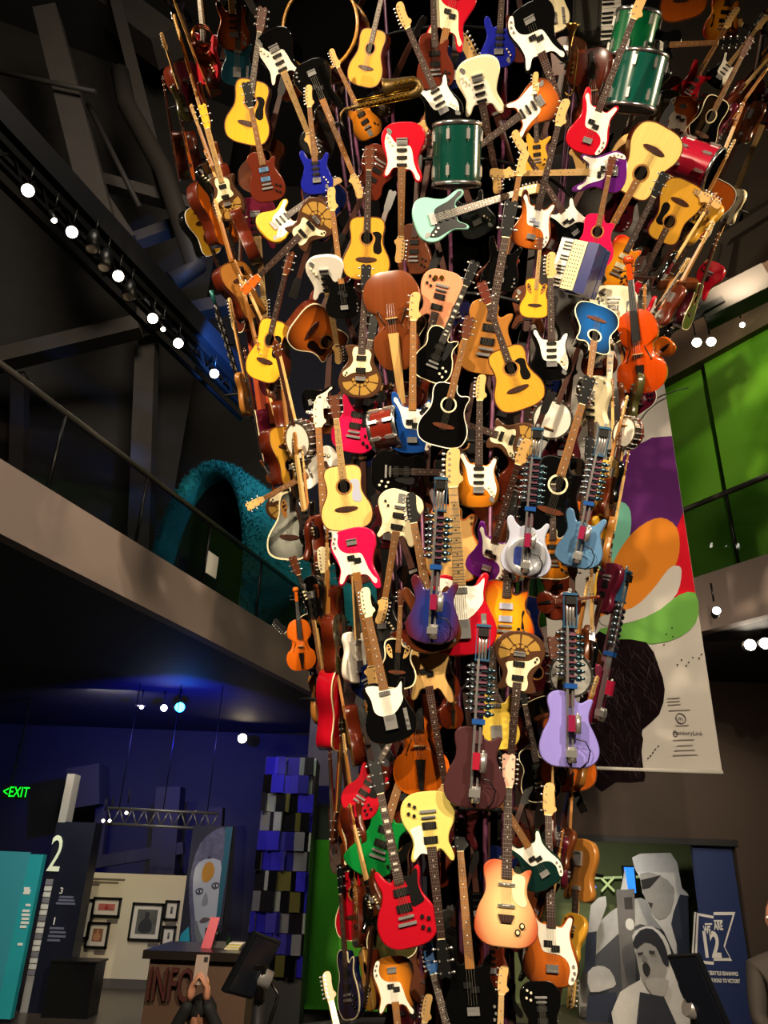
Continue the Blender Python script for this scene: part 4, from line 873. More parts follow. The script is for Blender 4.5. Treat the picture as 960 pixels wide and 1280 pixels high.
# slim guitars seen edge on that fill both rims, more than one can tell apart
for k in range(64):
    left = k % 2 == 0; py = 25 + (k // 2) * 38; py += rng.uniform(-12, 12)
    ex_ = np.interp(py, [0, 100, 200, 300, 400, 500, 600, 700, 800, 900, 1000, 1100, 1280], [215, 232, 246, 268, 300, 322, 355, 378, 388, 412, 424, 430, 436] if left else [985, 955, 925, 885, 840, 800, 780, 772, 755, 735, 726, 722, 718])
    px = ex_ + (1 if left else -1) * rng.uniform(6, 34); a = rng.uniform(-.25, .1) if left else rng.uniform(-.1, .3)
    if py < 420: a += -.22 if left else .45
    if k % 3 == 0: a += math.pi
    ty = ('st', 'tl', 'ac', 'lp')[k % 4]; T = TY[ty]; l = 150 * T['L']
    it = dict(ty=ty, B=(px - math.sin(a) * l * .35, py + math.cos(a) * l * .35), H=(px + math.sin(a) * l * .65, py - math.cos(a) * l * .65), L=0, turn=(-1 if left else 1) * rng.uniform(58, 80), p=0, dep=rng.uniform(.22, .42), dims=None, build=None,
              name='slim_guitar', cat='guitar', label='guitar turned edge on among the necks along the %s rim' % ('left' if left else 'right'), body=('bk', 'oak', 'mah', 'burg', 'brown', 'olive', 'bk', 'amb')[(k // 2) % 8], pg=None, k=dict(full=False))
    r = place(it); r['group'] = 'edge on guitars along the %s rim' % ('left' if left else 'right')
    obj('neck', cached((ty, 'dark_neck'), lambda: MB().hexa([(-.028, T['fb'], -.015), (.028, T['fb'], -.015), (.021, T['nut'], -.012), (-.021, T['nut'], -.012), (-.028, T['fb'], .01), (.028, T['fb'], .01), (.021, T['nut'], .01), (-.021, T['nut'], .01)])), mat(('rose', 'oak', 'maple')[k % 3], .4), r)
    obj('headstock', cached((ty, 'head'), lambda: MB().prism(head_pts(T['head'], T), -.008, .006, .002)), mat(('ebony', 'maple', 'oak')[k % 3], .4), r); pegs(T, T['head'], r, CHROME)

# the steel frame that carries them
fr = thing('tower_frame', 'purple steel pole frame inside the instrument tower with an added black core darkening the gaps', 'frame', (AX, AY, 0))
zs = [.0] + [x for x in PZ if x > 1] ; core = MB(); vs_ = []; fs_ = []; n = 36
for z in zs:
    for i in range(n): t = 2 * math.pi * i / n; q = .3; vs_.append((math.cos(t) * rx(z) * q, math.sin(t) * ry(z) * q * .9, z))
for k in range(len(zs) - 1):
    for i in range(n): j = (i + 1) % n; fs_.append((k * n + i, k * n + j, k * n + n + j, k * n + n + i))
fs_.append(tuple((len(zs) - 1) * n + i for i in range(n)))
obj('core', core.add(vs_, fs_, True), dull('#020202'), fr)  # added matte black drum that keeps the gaps between instruments dark
for i in range(13):
    t = 2 * math.pi * (i + .5) / 13; q = .42
    obj('pole', MB().tube([(math.cos(t) * rx(z) * q, math.sin(t) * ry(z) * q, z) for z in zs], .017, 6), mat('#5a2c46', .4, .3), fr)
for z in (.8, 2.0, 3.2, 4.5, 5.8, 7.2, 8.8):
    obj('ring', MB().tube([(math.cos(2 * math.pi * i / 40) * rx(z) * .48, math.sin(2 * math.pi * i / 40) * ry(z) * .48, z) for i in range(41)], .016, 6), mat('dkgrey', .5, .5), fr)
GZ = at(375, 1276, 4.85).z - .22
gr = thing('guard_ring', 'grey metal guard ring around the foot of the tower', 'railing', (AX, AY, 0))
obj('ring', MB().tube([(math.cos(2 * math.pi * i / 48) * 1.25, math.sin(2 * math.pi * i / 48) * 1.25, GZ) for i in range(49)], .03, 8), mat('#6a6a6e', .35, .8), gr)
for i in range(10): t = 2 * math.pi * i / 10; obj('post', MB().cyl((math.cos(t) * 1.25, math.sin(t) * 1.25, 0), (math.cos(t) * 1.25, math.sin(t) * 1.25, GZ), .022, n=8), mat('#6a6a6e', .35, .8), gr)
# ------------------------------------------------------------------ the room
CONC = mat('#3a3632', .8, var=.25, bump=.2, scale=3); DARKW = mat('#25221f', .85, var=.2, scale=2)
struct('floor', MB().box(-14, 14, -9, 22, -.1, 0), mat('#4a4036', .3, var=.2, scale=2))
struct('ceiling', MB().box(-14, 14, -9, 22, 24, 24.2), DARKW)
struct('wall_back', MB().box(-14, 14, 20, 20.2, 0, 24), CONC)
struct('wall_left', MB().box(-14.2, -14, -9, 22, 0, 24), CONC)
struct('wall_right', MB().box(14, 14.2, -9, 22, 0, 24), CONC)
struct('wall_front', MB().box(-14, 14, -9.2, -9, 0, 24), DARKW)

def bar(m, a, b, wd, ht=None):  # square section bar between two points
    ht = ht or wd; a, b = V(a), V(b); d = (b - a).normalized(); s = d.cross(V((0, 0, 1)))
    s = s.normalized() if s.length > .01 else V((1, 0, 0)); u = s.cross(d)
    c = [(-1, -1), (1, -1), (1, 1), (-1, 1)]
    return m.hexa([a + s * x * wd / 2 + u * y * ht / 2 for x, y in c] + [b + s * x * wd / 2 + u * y * ht / 2 for x, y in c])
def vwall(m, a, b, z0, z1, th=.12):  # vertical slab over a plan line
    a, b = V((a[0], a[1], 0)), V((b[0], b[1], 0)); d = (b - a).normalized(); nn = V((-d.y, d.x, 0)) * th
    p = [a, b, b + nn, a + nn]
    return m.hexa([(q.x, q.y, z0) for q in p] + [(q.x, q.y, z1) for q in p])
def poly(name, px, Y, m, parent=None, th=.012, n=0):  # a flat cut-out standing in the plane y = Y
    pts = [at(x, y, Y) for x, y in px]; P = [(p.x, p.z) for p in pts]
    ar = sum(P[i - 1][0] * P[i][1] - P[i][0] * P[i - 1][1] for i in range(len(P)))
    if ar < 0: P = P[::-1]
    if n: P = spline(P, n)
    mb = MB().prism(P, 0, th); mb.v = [(x, Y - z, y) for x, y, z in mb.v]
    o = obj(name, mb, m); 
    if parent: o.parent = parent; o.matrix_parent_inverse = parent.matrix_basis.inverted()
    return o
def adopt(o, p): o.parent = p; o.matrix_parent_inverse = p.matrix_basis.inverted(); return o

# upper hall: dark curved wall with ribs, ducts and beams
m = MB(); vwall(m, (-14, 13.5), (-5.2, 17), 4.4, 24, .2); struct('wall_upper_left', m, CONC)
BEAM = mat('#57504a', .8, var=.2, scale=3)
for i, (a, b, wd) in enumerate([((172, 800, 15), (186, 380, 15), .45), ((60, 20, 12), (140, 330, 12), .55), ((-20, 455, 14), (175, 408, 14), .4), ((120, 225, 13), (250, 262, 13), .3), ((120, 320, 13.5), (260, 268, 13.5), .3),
                                 ((100, 200, 12.6), (165, 300, 12.6), .2), ((140, -20, 13), (205, 240, 13), .3), ((20, 800, 14.5), (25, 470, 14.5), .3), ((210, 60, 14), (130, 0, 14), .9), ((175, 405, 14.2), (330, 370, 14.2), .35)]):
    t = bar(MB(), at(*a), at(*b), wd); struct('trim_%d' % (i + 1), t, BEAM)
du = tag(obj('air_duct', MB().tube([at(150, 90, 12.6), at(158, 130, 12.6), at(205, 215, 12.6), at(245, 335, 12.6), at(215, 352, 12.6)], .22, 12), mat('#4c463f', .6, .3)), 'grey air duct curling across the dark upper wall', 'duct')
for k, (p, q) in enumerate([((0, 90, 11.5), (120, 115, 11.5)), ((110, 130, 12), (175, 260, 12))]):
    tag(obj('pipe', MB().cyl(at(*p), at(*q), .06, n=8), mat('#3d3833', .6)), ['thin pipe level across the top left corner', 'thin pipe slanting down the upper left wall'][k], 'pipe')

# left balcony
LA, LB = atz(0, 573, 5), atz(371, 802, 5); ld = (LB - LA).normalized(); A = LA - ld * 6.5; B_ = LB + ld * 4.5
FASC = mat('#918078', .7, var=.12, scale=1.5)
struct('trim_11', vwall(MB(), A, B_, 4.33, 5.0, .15), FASC)
m = MB(); ln = V((-ld.y, ld.x, 0)); q = [A + ln * .15, B_ + ln * .15, V((-14, 19.9, 0)), V((-14, A.y, 0))]
m.hexa([(p.x, p.y, 4.33) for p in q] + [(p.x, p.y, 4.95) for p in q]); struct('ceiling_balcony_left', m, mat('#34343a', .75, var=.2, scale=2))
GLASS = bpy.data.materials.new('dark_glass'); GLASS.use_nodes = True; gb = GLASS.node_tree.nodes['Principled BSDF']
gb.inputs['Base Color'].default_value = (.26, .28, .34, 1); gb.inputs['Transmission Weight'].default_value = 1; gb.inputs['Roughness'].default_value = .02; gb.inputs['IOR'].default_value = 1.2
def balustrade(name, label, A, B, z0, z1, n, off):
    t = thing(name, label, 'balustrade', (A.x, A.y, z0)); d = (B - A).normalized(); nn = V((-d.y, d.x, 0)) * off; L = (B - A).length
    for i in range(n):
        p, r = A + nn + d * (L * i / n + .015), A + nn + d * (L * (i + 1) / n - .015)
        adopt(obj('glass_panel', vwall(MB(), p, r, z0, z1 - .04, .016), GLASS), t)
        adopt(obj('post', MB().cyl((r.x, r.y, z0), (r.x, r.y, z1), .02, n=8), mat('dkgrey', .4, .6)), t)
    a, b = A + nn, B + nn; adopt(obj('handrail', MB().cyl((a.x, a.y, z1), (b.x, b.y, z1), .035, n=10), mat('#6c6862', .35, .8)), t)
    return t
bt = balustrade('balustrade', 'dark glass balustrade with steel handrail on the left balcony', A, B_, 5.0, 5.92, 12, .06)
s1 = atz(263, 725, 5.0); tag(obj('notice_card', vwall(MB(), s1 - ld * .12, s1 + ld * .12, 5.06, 5.36, .01), mat('#b9b6ae', .6)), 'small white notice on the left balcony glass', 'notice')

# furry turquoise arch on the balcony
ac_ = thing('furry_arch', 'turquoise furry arch tunnel standing on the left balcony', 'arch', at(262, 650, 11.6))
o0 = at(266, 600, 11.6); o0.z = 5.0; dv = V((.66, .75, 0)).normalized(); wv = V((1, -.12, 0)).normalized()
H_ = at(275, 577, 11.6).z - 5.0
def arch_pts(s, hs): return [(wv * (math.cos(t) * s * .86), (hs) * (math.sin(t) ** .72 if math.sin(t) > 0 else 0)) for t in [math.pi * k / 20 for k in range(21)]]
def sweep(so, si, ds):
    vs = []; fs = []
    for s, hs, dd in ds:
        for w2, z in arch_pts(s, hs): q = o0 + w2 + dv * dd; vs.append((q.x, q.y, 5.0 + z))
    for k in range(len(ds) - 1):
        for i in range(20): fs.append((k * 21 + i, k * 21 + i + 1, (k + 1) * 21 + i + 1, (k + 1) * 21 + i))
    return MB().add(vs, fs, True)
FUR = mat('#0c7f8e', .95, var=.55, bump=1.0, scale=9)
adopt(obj('outer_fur', sweep(1, 1, [(.84, H_ - .24, .3), (.82, H_ - .27, .05), (.87, H_ - .2, -.05), (.94, H_ - .06, -.07), (1.0, H_, .05), (1.02, H_ + .02, .3), (1.02, H_ - .1, 1.0), (1.05, H_ - .35, 2.2), (1.1, H_ - .6, 3.2)]), FUR), ac_)
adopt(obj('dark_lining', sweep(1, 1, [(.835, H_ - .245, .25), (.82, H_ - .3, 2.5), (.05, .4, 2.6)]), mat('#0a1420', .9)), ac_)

tf = MB(); fr2 = random.Random(5)
prof = [(.84, H_ - .24, .3), (.82, H_ - .27, .05), (.87, H_ - .2, -.05), (.94, H_ - .06, -.07), (1.0, H_, .05), (1.02, H_ + .02, .3), (1.02, H_ - .1, 1.0), (1.05, H_ - .35, 2.2)]
for i in range(7000):
    k = min(6, int(fr2.random() ** 1.3 * 7)); f = fr2.random(); s_, h_, d_ = (a + (b - a) * f for a, b in zip(prof[k], prof[k + 1])); t = fr2.uniform(0, math.pi); sn = math.sin(t) ** .72 if t > 0 else 0
    q0 = o0 + wv * math.cos(t) * s_ * .86 + dv * d_ + V((0, 0, 0)); q0.z = 5.0 + h_ * sn
    n_ = (wv * math.cos(t) + V((0, 0, 1)) * math.sin(t) - dv * (.6 if k < 4 else 0) + V((fr2.uniform(-.6, .6), fr2.uniform(-.6, .6), fr2.uniform(-.6, .6)))).normalized(); e_ = V((fr2.uniform(-1, 1), fr2.uniform(-1, 1), fr2.uniform(-1, 1))) * .012
    tf.add([q0 - e_, q0 + e_, q0 + n_ * fr2.uniform(.04, .085)], [(0, 1, 2)])
adopt(obj('fur_tufts', tf, FUR, kind='stuff'), ac_)

# truss with spotlights, upper left
T0, T1 = atz(-60, 112, 8.6), atz(318, 505, 8.6)
tr = thing('lighting_truss', 'black lighting truss slanting across the upper left', 'truss', T0); td = (T1 - T0); tl = td.length; td.normalize(); tn = V((-td.y, td.x, 0))
for a, b in ((0, 0), (.22, 0), (0, -.26), (.22, -.26)):
    p = T0 + tn * a + V((0, 0, b)); adopt(obj('chord', bar(MB(), p, p + td * tl, .09 if b == 0 else .05), mat('#101010', .45, .3)), tr)
for i in range(15):
    p = T0 + td * (tl * i / 15); r = T0 + td * (tl * (i + .5) / 15) + V((0, 0, -.26)); r2 = T0 + td * (tl * (i + 1) / 15)
    adopt(obj('brace', bar(bar(MB(), p, r, .03), r, r2, .03), mat('#101010', .45, .3)), tr)
adopt(obj('steel_beam', bar(MB(), T0 + V((0, 0, .3)), T1 + V((0, 0, .3)), .16, .34), mat('#16161a', .5)), tr)
lamp('blue_spot', 'SPOT', T1 - td * 1.0 + V((.6, -1.3, -.5)), 1100, (.06, .25, 1), T1 - td * .95 + V((0, 0, .25)), .05, 55, .4)

def spotlight(px, py, P, aim, label, bright=40, r=.07, color='#fff0d8', name='spotlight', hang=.35, group='spotlights'):
    t = thing(name, label, 'spotlight', P, group)
    d = (V(aim) - P).normalized(); M = d.to_track_quat('Z', 'Y').to_matrix().to_4x4(); t.matrix_world = Matrix.Translation(P) @ M
    obj('can', MB().lathe([(0, -.30), (r * .8, -.29), (r * 1.15, -.2), (r * 1.2, 0), (r * 1.1, 0), (r * 1.0, -.03)], 16), mat('#0c0c0c', .4), t)
    obj('lens', MB().cyl((0, 0, -.04), (0, 0, -.012), r, n=18), mat(color, .3, emis=bright), t)
    up = M.inverted() @ V((0, 0, 1)); yk = MB().tube([(r * 1.25, 0, -.15), (r * 1.25, 0, -.15), V((r * 1.25, 0, -.15)) + up * .14, V((-r * 1.25, 0, -.15)) + up * .14, (-r * 1.25, 0, -.15)], .008, 6)
    obj('yoke', yk.cyl(V((0, 0, -.15)) + up * .14, V((0, 0, -.15)) + up * hang, .012, n=6), mat('#0c0c0c', .4), t)
    return t
TOW = V((.5, 4.2, 4.5))
for (x, y), nm, k in zip([(35, 238), (90, 290), (148, 345), (191, 398), (223, 429), (268, 467)], ['first', 'second', 'third', 'fourth', 'fifth', 'sixth'], (40, 25, 35, 40, 40, 40)):
    spotlight(x, y, atz(x, y, 8.1), TOW - V((0, 4, 2)), '%s bright spotlight from the left on the upper left truss' % nm, k, .062)
for (x, y), nm in zip([(68, 276), (204, 412)], ['small dim spotlight under the left end of the truss', 'small dim spotlight under the middle of the truss']):
    spotlight(x, y, atz(x, y, 8.1), TOW + V((0, -1, -4)), nm, 18, .03)
for (x, y), nm in zip([(115, 312), (130, 335), (160, 372)], ['upper unlit black spotlight below the truss', 'middle unlit black spotlight below the truss', 'lower unlit black spotlight below the truss']):
    spotlight(x, y, atz(x, y, 8.15), TOW + V((-3, 2, -6)), nm, 0, .07)

# right side: balcony, green wall, beams
RA, RB = atz(868, 722, 5), atz(960, 692, 5); rd = (RA - RB).normalized(); C1 = RB - rd * 4; C0 = RA + rd * 5
struct('trim_12', vwall(MB(), C1, C0, 4.33, 5.0, -.15), FASC)
rn = V((rd.y, -rd.x, 0)); q = [C1 + rn * .15, C0 + rn * .15, V((10, 19.5, 0)), V((13.9, 4, 0))]
m = MB(); m.hexa([(p.x, p.y, 4.33) for p in q] + [(p.x, p.y, 4.95) for p in q]); struct('ceiling_balcony_right', m, mat('#101010', .7))
balustrade('balustrade', 'dark glass balustrade with steel handrail on the right balcony', C1, C0, 5.0, 5.95, 9, -.08)
GA, GB = atz(820, 487, 9.4), atz(990, 394, 9.4); gd = (GA - GB).normalized(); G0, G1 = GA + gd * 5, GB - gd * 3; GM = atz(880, 455, 9.4)
GREEN = mat('#5f9c12', .6, var=.12, scale=1.2)
struct('wall_green_near', vwall(MB(), G1, GM, 4.9, 9.4, -.15), GREEN); struct('wall_green_far', vwall(MB(), GM + V((.0, .15, 0)), G0, 4.9, 9.4, -.15), GREEN)
struct('trim_13', vwall(MB(), G1 + V((-.05, -.12, 0)), G0 + V((-.05, -.12, 0)), 9.4, 10.5, -.3), mat('#6a5442', .8, var=.15, scale=2))
m = bar(MB(), at(878, 392, 8.5), at(962, 350, 8.0), .3, .42); struct('trim_14', m, mat('#2a2520', .7))
m = bar(MB(), at(820, 420, 8.7), at(905, 375, 8.2), .1, .1); struct('trim_15', m, mat('#14110f', .7))
for i, (a, b) in enumerate([((880, 340, 12), (960, 395, 12)), ((905, 300, 12), (985, 250, 12)), ((900, 345, 13), (930, 215, 13))]): struct('trim_%d' % (16 + i), bar(MB(), at(*a), at(*b), .22), mat('#5c5044', .8))
struct('wall_upper_right', vwall(MB(), (13.9, 9.5), (4.0, 15.5), 4.4, 24, -.2), mat('#54483a', .85, var=.25, scale=1.5))
for (x, y, k, r, nm) in [(871, 428, 45, .06, 'left spotlight of the bright pair above the green wall'), (889, 427, 38, .06, 'right spotlight of the bright pair above the green wall'), (928, 406, 18, .035, 'small spotlight on the beam above the green wall')]:
    spotlight(x, y, at(x, y, 8.6), CAM + V((.5, 0, 1)), nm, k, r)
spotlight(896, 763, at(896, 763, 7.9), CAM + V((1, 0, 2)), 'spotlight clamped on the right balcony edge', 40, .04)
spotlight(938, 806, at(938, 806, 8.6), CAM + V((1.5, 0, 1)), 'left spotlight under the right balcony', 45, .06); spotlight(957, 804, at(957, 804, 8.5), CAM + V((1.5, 0, 1)), 'right spotlight under the right balcony', 45, .06)

# hanging banner
BY = 7.25
bn = thing('hanging_banner', 'tall pale banner with coloured blobs hanging right of the tower', 'banner', at(830, 975, BY))
b0 = at(738, 990, BY); b1 = at(903, 966, BY)
def badd(name, px, k, c, n=3, var=0, kind=None): return poly(name, px, BY - .004 - .0012 * k, dull(c, var=var, scale=14), bn, .001, n)
adopt(obj('cloth', MB().box(b0.x - .3, b1.x, BY, BY + .006, b1.z, 10.5), dull('#a8a29b')), bn)
adopt(obj('bottom_bar', MB().cyl((b0.x - .3, BY, b1.z), (b1.x, BY, b1.z), .02, n=8), mat('#b8b2aa', .6)), bn)
rx_ = b1.x - .002
def edge(y): # pixel of the banner's right edge at row y
    lo, hi = 780, 940
    for _ in range(30):
        mid = (lo + hi) / 2
        if at(mid, y, BY).x < rx_: lo = mid
        else: hi = mid
    return lo
badd('purple_blob', [(735, 700), (745, 625), (765, 585), (790, 560), (815, 547), (edge(545), 545), (edge(600), 600), (edge(650), 650), (852, 672), (800, 690)], 0, '#4e2258', 0)
badd('red_field', [(edge(640), 640), (edge(690), 690), (edge(742), 742), (835, 748), (845, 700), (846, 660)], 1, '#b01624', 0)
badd('yellow_blob', [(748, 700), (757, 640), (770, 650), (768, 700), (752, 745), (742, 740)], 2, '#d8a83c')
badd('teal_blob', [(772, 629), (786, 634), (789, 655), (784, 680), (770, 702), (756, 716), (748, 705), (757, 665)], 3, '#68a490')
badd('orange_blob', [(748, 770), (762, 715), (778, 682), (800, 658), (826, 647), (846, 660), (849, 690), (838, 720), (815, 752), (785, 768)], 4, '#b86e24')
badd('pale_blob', [(852, 714), (846, 742), (822, 764), (790, 777), (756, 782), (752, 770), (790, 760), (815, 738), (835, 712), (846, 707)], 5, '#aca69f')
badd('green_blob', [(750, 786), (790, 778), (825, 762), (848, 744), (edge(741), 741), (edge(768), 768), (862, 788), (835, 802), (800, 805), (752, 802)], 6, '#5c8e40', 2)
badd('dark_shape', [(736, 800), (768, 799), (808, 803), (823, 832), (831, 862), (824, 893), (803, 912), (804, 924), (802, 940), (804, 960), (805, 977), (770, 978), (738, 978)], 7, '#120b0e', 2, .7);
fl = MB(); fr_ = random.Random(3)
for i in range(170):
    x0 = fr_.uniform(742, 822); y0 = fr_.uniform(806, 965); x0 = min(x0, 818 - max(0, y0 - 890) * .35)
    a = fr_.uniform(-.5, .9); L_ = fr_.uniform(8, 22); p = [at(min(x0 + math.sin(a + k * .1) * L_ * k / 3, 822 if y0 < 880 else 800), min(y0 + math.cos(a) * L_ * k / 3, 974), BY - .016) for k in range(4)]; fl.tube(p, .0012, 3)
adopt(obj('fur_line', fl, dull('#4a3c3e'), kind='stuff'), bn)
for i, (x, y) in enumerate([(840, 785), (833, 793), (841, 796), (830, 806), (847, 831), (852, 825), (861, 828), (866, 822), (874, 823), (877, 818), (858, 832), (810, 948), (813, 945), (816, 941), (819, 937), (823, 933)]):
    badd('dot', [(x - .9, y - .9), (x + .9, y - .9), (x + .9, y + .9), (x - .9, y + .9)], 8, '#241c1c', 0)
def btext(s, x, y, sz, c='#4a4444'): p = at(x, y, BY - .012); o = text('lettering', s, sz, mat(c, .8), None, p, (math.pi / 2, 0, 0), ext=.0004); adopt(o, bn)
for x0, x1, y in ((834, 850, 873), (834, 850, 877), (835, 851, 881), (836, 863, 888), (844, 861, 907), (841, 868, 925), (846, 866, 932), (843, 869, 938), (841, 872, 944)):
    badd('small_print', [(x0, y - .5), (x1, y - 1.5), (x1, y - .3), (x0, y + .7)], 8, '#857d78', 0)
c = at(851, 898, BY - .012); lg = MB(); lg.tube([(c.x + .045 * math.cos(t), c.y, c.z + .045 * math.sin(t)) for t in [2 * math.pi * k / 24 for k in range(25)]], .004, 5); adopt(obj('round_logo', lg, mat('#3c3838', .8)), bn); btext('m', 851, 900.5, .06)
btext('CenturyLink', 860, 918.5, .055); c = at(844, 917.5, BY - .012); adopt(obj('ring_logo', MB().tube([(c.x + .018 * math.cos(t), c.y, c.z + .022 * math.sin(t)) for t in [2 * math.pi * k / 16 for k in range(17)]], .005, 5), mat('#3c3838', .8)), bn)
tag(obj('cable', MB().tube([at(812, 508, 6.9), at(820, 498, 7.0), at(828, 494, 7.1), at(836, 492, 7.15), at(845, 488, 7.3), at(860, 485, 8.5)], .008, 5), mat('#33302e', .6)), 'dark cable looping from the orange cello to the green wall', 'cable')

# lower right: brown wall with the exhibit window
BR = mat('#3c2f26', .8, var=.2, scale=2); WY = 11.0
e0, e1 = at(700, 1072, WY), at(917, 1056, WY); zt = e1.z
struct('wall_exhibit', MB().box(e1.x + .02, 11, WY, WY + .2, 0, 4.33), BR); struct('wall_exhibit_header', MB().box(1.5, e1.x + .02, WY, WY + .2, zt, 4.33), BR)
struct('trim_19', MB().box(1.5, e1.x + .05, WY - .02, WY + .05, zt - .02, zt + .06), mat('#0c0a0a', .6))
struct('wall_exhibit_back', MB().box(1.2, 7, WY + 2.4, WY + 2.5, 0, 4.3), mat('#6e7a4a', .7, var=.2, scale=1.5))
bp = thing('blue_panel', 'navy display panel with white pennant outline and lettering at lower right', 'display panel', (e1.x - .25, WY + .1, 0))
pw = at(865, 1066, WY + .1).x; adopt(obj('board', MB().box(pw, e1.x, WY + .08, WY + .14, 0, zt), mat('#14295c', .55, var=.12, scale=40)), bp)
PY = WY + .078
out_ = [(871, 1141), (892, 1145), (892, 1140), (919, 1140), (906, 1184), (915, 1201), (892, 1201), (892, 1206), (868, 1204)]
def shr(P, k): cx, cy = 892, 1172; return [(cx + (x - cx) * k, cy + (y - cy) * k) for x, y in P]
WHT = mat('#e4e2de', .6)
poly('pennant', out_, PY, WHT, bp, .004); poly('pennant_field', shr(out_, .88), PY - .005, mat('#14295c', .6), bp, .002)
poly('stripe', [(868, 1140), (870, 1140), (866, 1205), (864, 1204)], PY, WHT, bp, .004)
def ptext(s, x, y, sz, sx=1, bold=0): p = at(x, y, PY - .009); o = text('lettering', s, sz, WHT, None, p, (math.pi / 2, 0, 0), ext=.003, sx=sx, bold=bold); adopt(o, bp)
ptext('WE', 884.5, 1167, .125, .46, .004); ptext('ARE', 898.5, 1162, .125, .5, .004); ptext('12', 890, 1196, .40, .62, .012)
poly('stripe', [(881, 1154), (890, 1154), (890, 1156), (881, 1156)], PY - .008, WHT, bp, .003); poly('stripe', [(892, 1150), (903, 1150), (903, 1152), (892, 1152)], PY - .008, WHT, bp, .003)
ptext('THE SEATTLE SEAHAWKS', 901, 1219, .058, .66, .002); ptext('AND THE ROAD TO VICTORY', 900.5, 1228, .058, .62, .002)
# photo cut-outs
def cut(label, parts, Y):
    px = parts[0][1]; t = thing('photo_cutout', label, 'cutout', at(px[0][0], px[0][1], Y), 'grey photo cutouts in the exhibit window')
    for i, (nm, pts, c, n) in enumerate(parts): poly(nm, pts, Y - (.012 + i * .004 if i else 0), mat(c, .8, var=.12, scale=12), t, .012 if i == 0 else .003, n)
cut('grey photo cutout of a stadium with a brick tower', [('arch', [(725, 1290), (738, 1180), (752, 1150), (775, 1132), (800, 1122), (830, 1140), (850, 1175), (858, 1290)], '#b4b2ac', 2), ('stand', [(738, 1200), (772, 1168), (800, 1155), (842, 1165), (852, 1190), (850, 1290), (735, 1290)], '#4a4a4c', 0),
     ('brick_tower', [(770, 1112), (793, 1111), (795, 1240), (778, 1240)], '#6c6864', 0), ('spire', [(776, 1112), (781, 1086), (785, 1112)], '#c8c6c0', 0), ('clock_face', [(786, 1148), (791, 1150), (793, 1158), (789, 1163), (783, 1160), (782, 1152)], '#d0cec8', 2), ('tower_window', [(780, 1122), (790, 1121), (791, 1136), (781, 1136)], '#34322f', 0)], WY + 1.3)
cut('grey photo cutout of a shouting man with white hair and sunglasses', [('head', [(790, 1072), (800, 1067), (838, 1066), (846, 1078), (852, 1110), (860, 1118), (862, 1290), (845, 1290), (846, 1200), (830, 1165), (815, 1145), (811, 1130), (803, 1116), (800, 1098), (793, 1085)], '#b6b3ad', 0),
     ('face', [(800, 1092), (824, 1094), (842, 1110), (838, 1140), (824, 1150), (814, 1140), (806, 1122)], '#87847f', 2), ('sunglasses', [(801, 1100), (826, 1094), (812, 1110), (803, 1112)], '#1c1b1b', 0), ('mouth', [(810, 1128), (816, 1129), (814, 1136)], '#2a2626', 0), ('shirt', [(842, 1140), (850, 1118), (860, 1120), (864, 1290), (850, 1290), (846, 1180), (839, 1155)], '#1d2434', 0)], WY + 1.0)
cut('grey photo cutout of raised fists and a jersey at the left', [('arm', [(735, 1160), (738, 1132), (748, 1122), (757, 1120), (758, 1132), (752, 1148), (746, 1165), (744, 1210), (735, 1210)], '#9c9992', 0), ('sleeve', [(733, 1166), (746, 1164), (744, 1215), (730, 1215)], '#1e2231', 0), ('helmet', [(735, 1215), (748, 1207), (762, 1212), (770, 1230), (760, 1236), (738, 1240)], '#b6b3ad', 2), ('jersey', [(735, 1245), (770, 1240), (776, 1290), (730, 1290)], '#242a3c', 0)], WY + .9)
cut('grey photo cutout of a shouting child in a dark cap', [('outline', [(790, 1170), (800, 1160), (815, 1158), (830, 1170), (838, 1190), (842, 1215), (850, 1240), (862, 1290), (768, 1290), (775, 1240), (800, 1225), (795, 1195)], '#bdbab4', 2), ('face', [(795, 1180), (812, 1172), (828, 1182), (834, 1205), (830, 1225), (815, 1240), (803, 1228), (797, 1205)], '#8a8781', 2),
     ('cap', [(791, 1178), (800, 1163), (815, 1161), (828, 1175), (834, 1192), (836, 1208), (829, 1204), (820, 1184), (806, 1178), (796, 1186)], '#1a1b22', 2), ('open_mouth', [(803, 1206), (809, 1204), (813, 1212), (810, 1221), (805, 1217)], '#151313', 2), ('eye', [(797, 1191), (804, 1190), (803, 1193), (798, 1194)], '#2a2727', 0), ('eye', [(811, 1188), (819, 1189), (818, 1192), (812, 1192)], '#2a2727', 0), ('nose', [(804, 1194), (809, 1198), (808, 1202), (803, 1201)], '#6f6c67', 2), ('hand', [(806, 1226), (820, 1222), (836, 1226), (830, 1245), (815, 1243)], '#9a968f', 2), ('shirt', [(800, 1240), (830, 1246), (850, 1290), (795, 1290)], '#23262e', 0)], WY + .7)
sc_ = thing('screen', 'glowing blue screen behind the cutouts', 'screen', at(787, 1100, WY + 1.8)); SY = WY + 1.8; p, q = at(778, 1082, SY), at(797, 1118, SY)
adopt(obj('casing', MB().box(p.x, q.x, SY, SY + .06, q.z, p.z), BLACK), sc_); adopt(obj('display', MB().box(p.x + .02, q.x - .02, SY - .005, SY, q.z + .02, p.z - .02), mat('#2a78e0', .4, emis=1.6, var=.6, scale=9)), sc_)
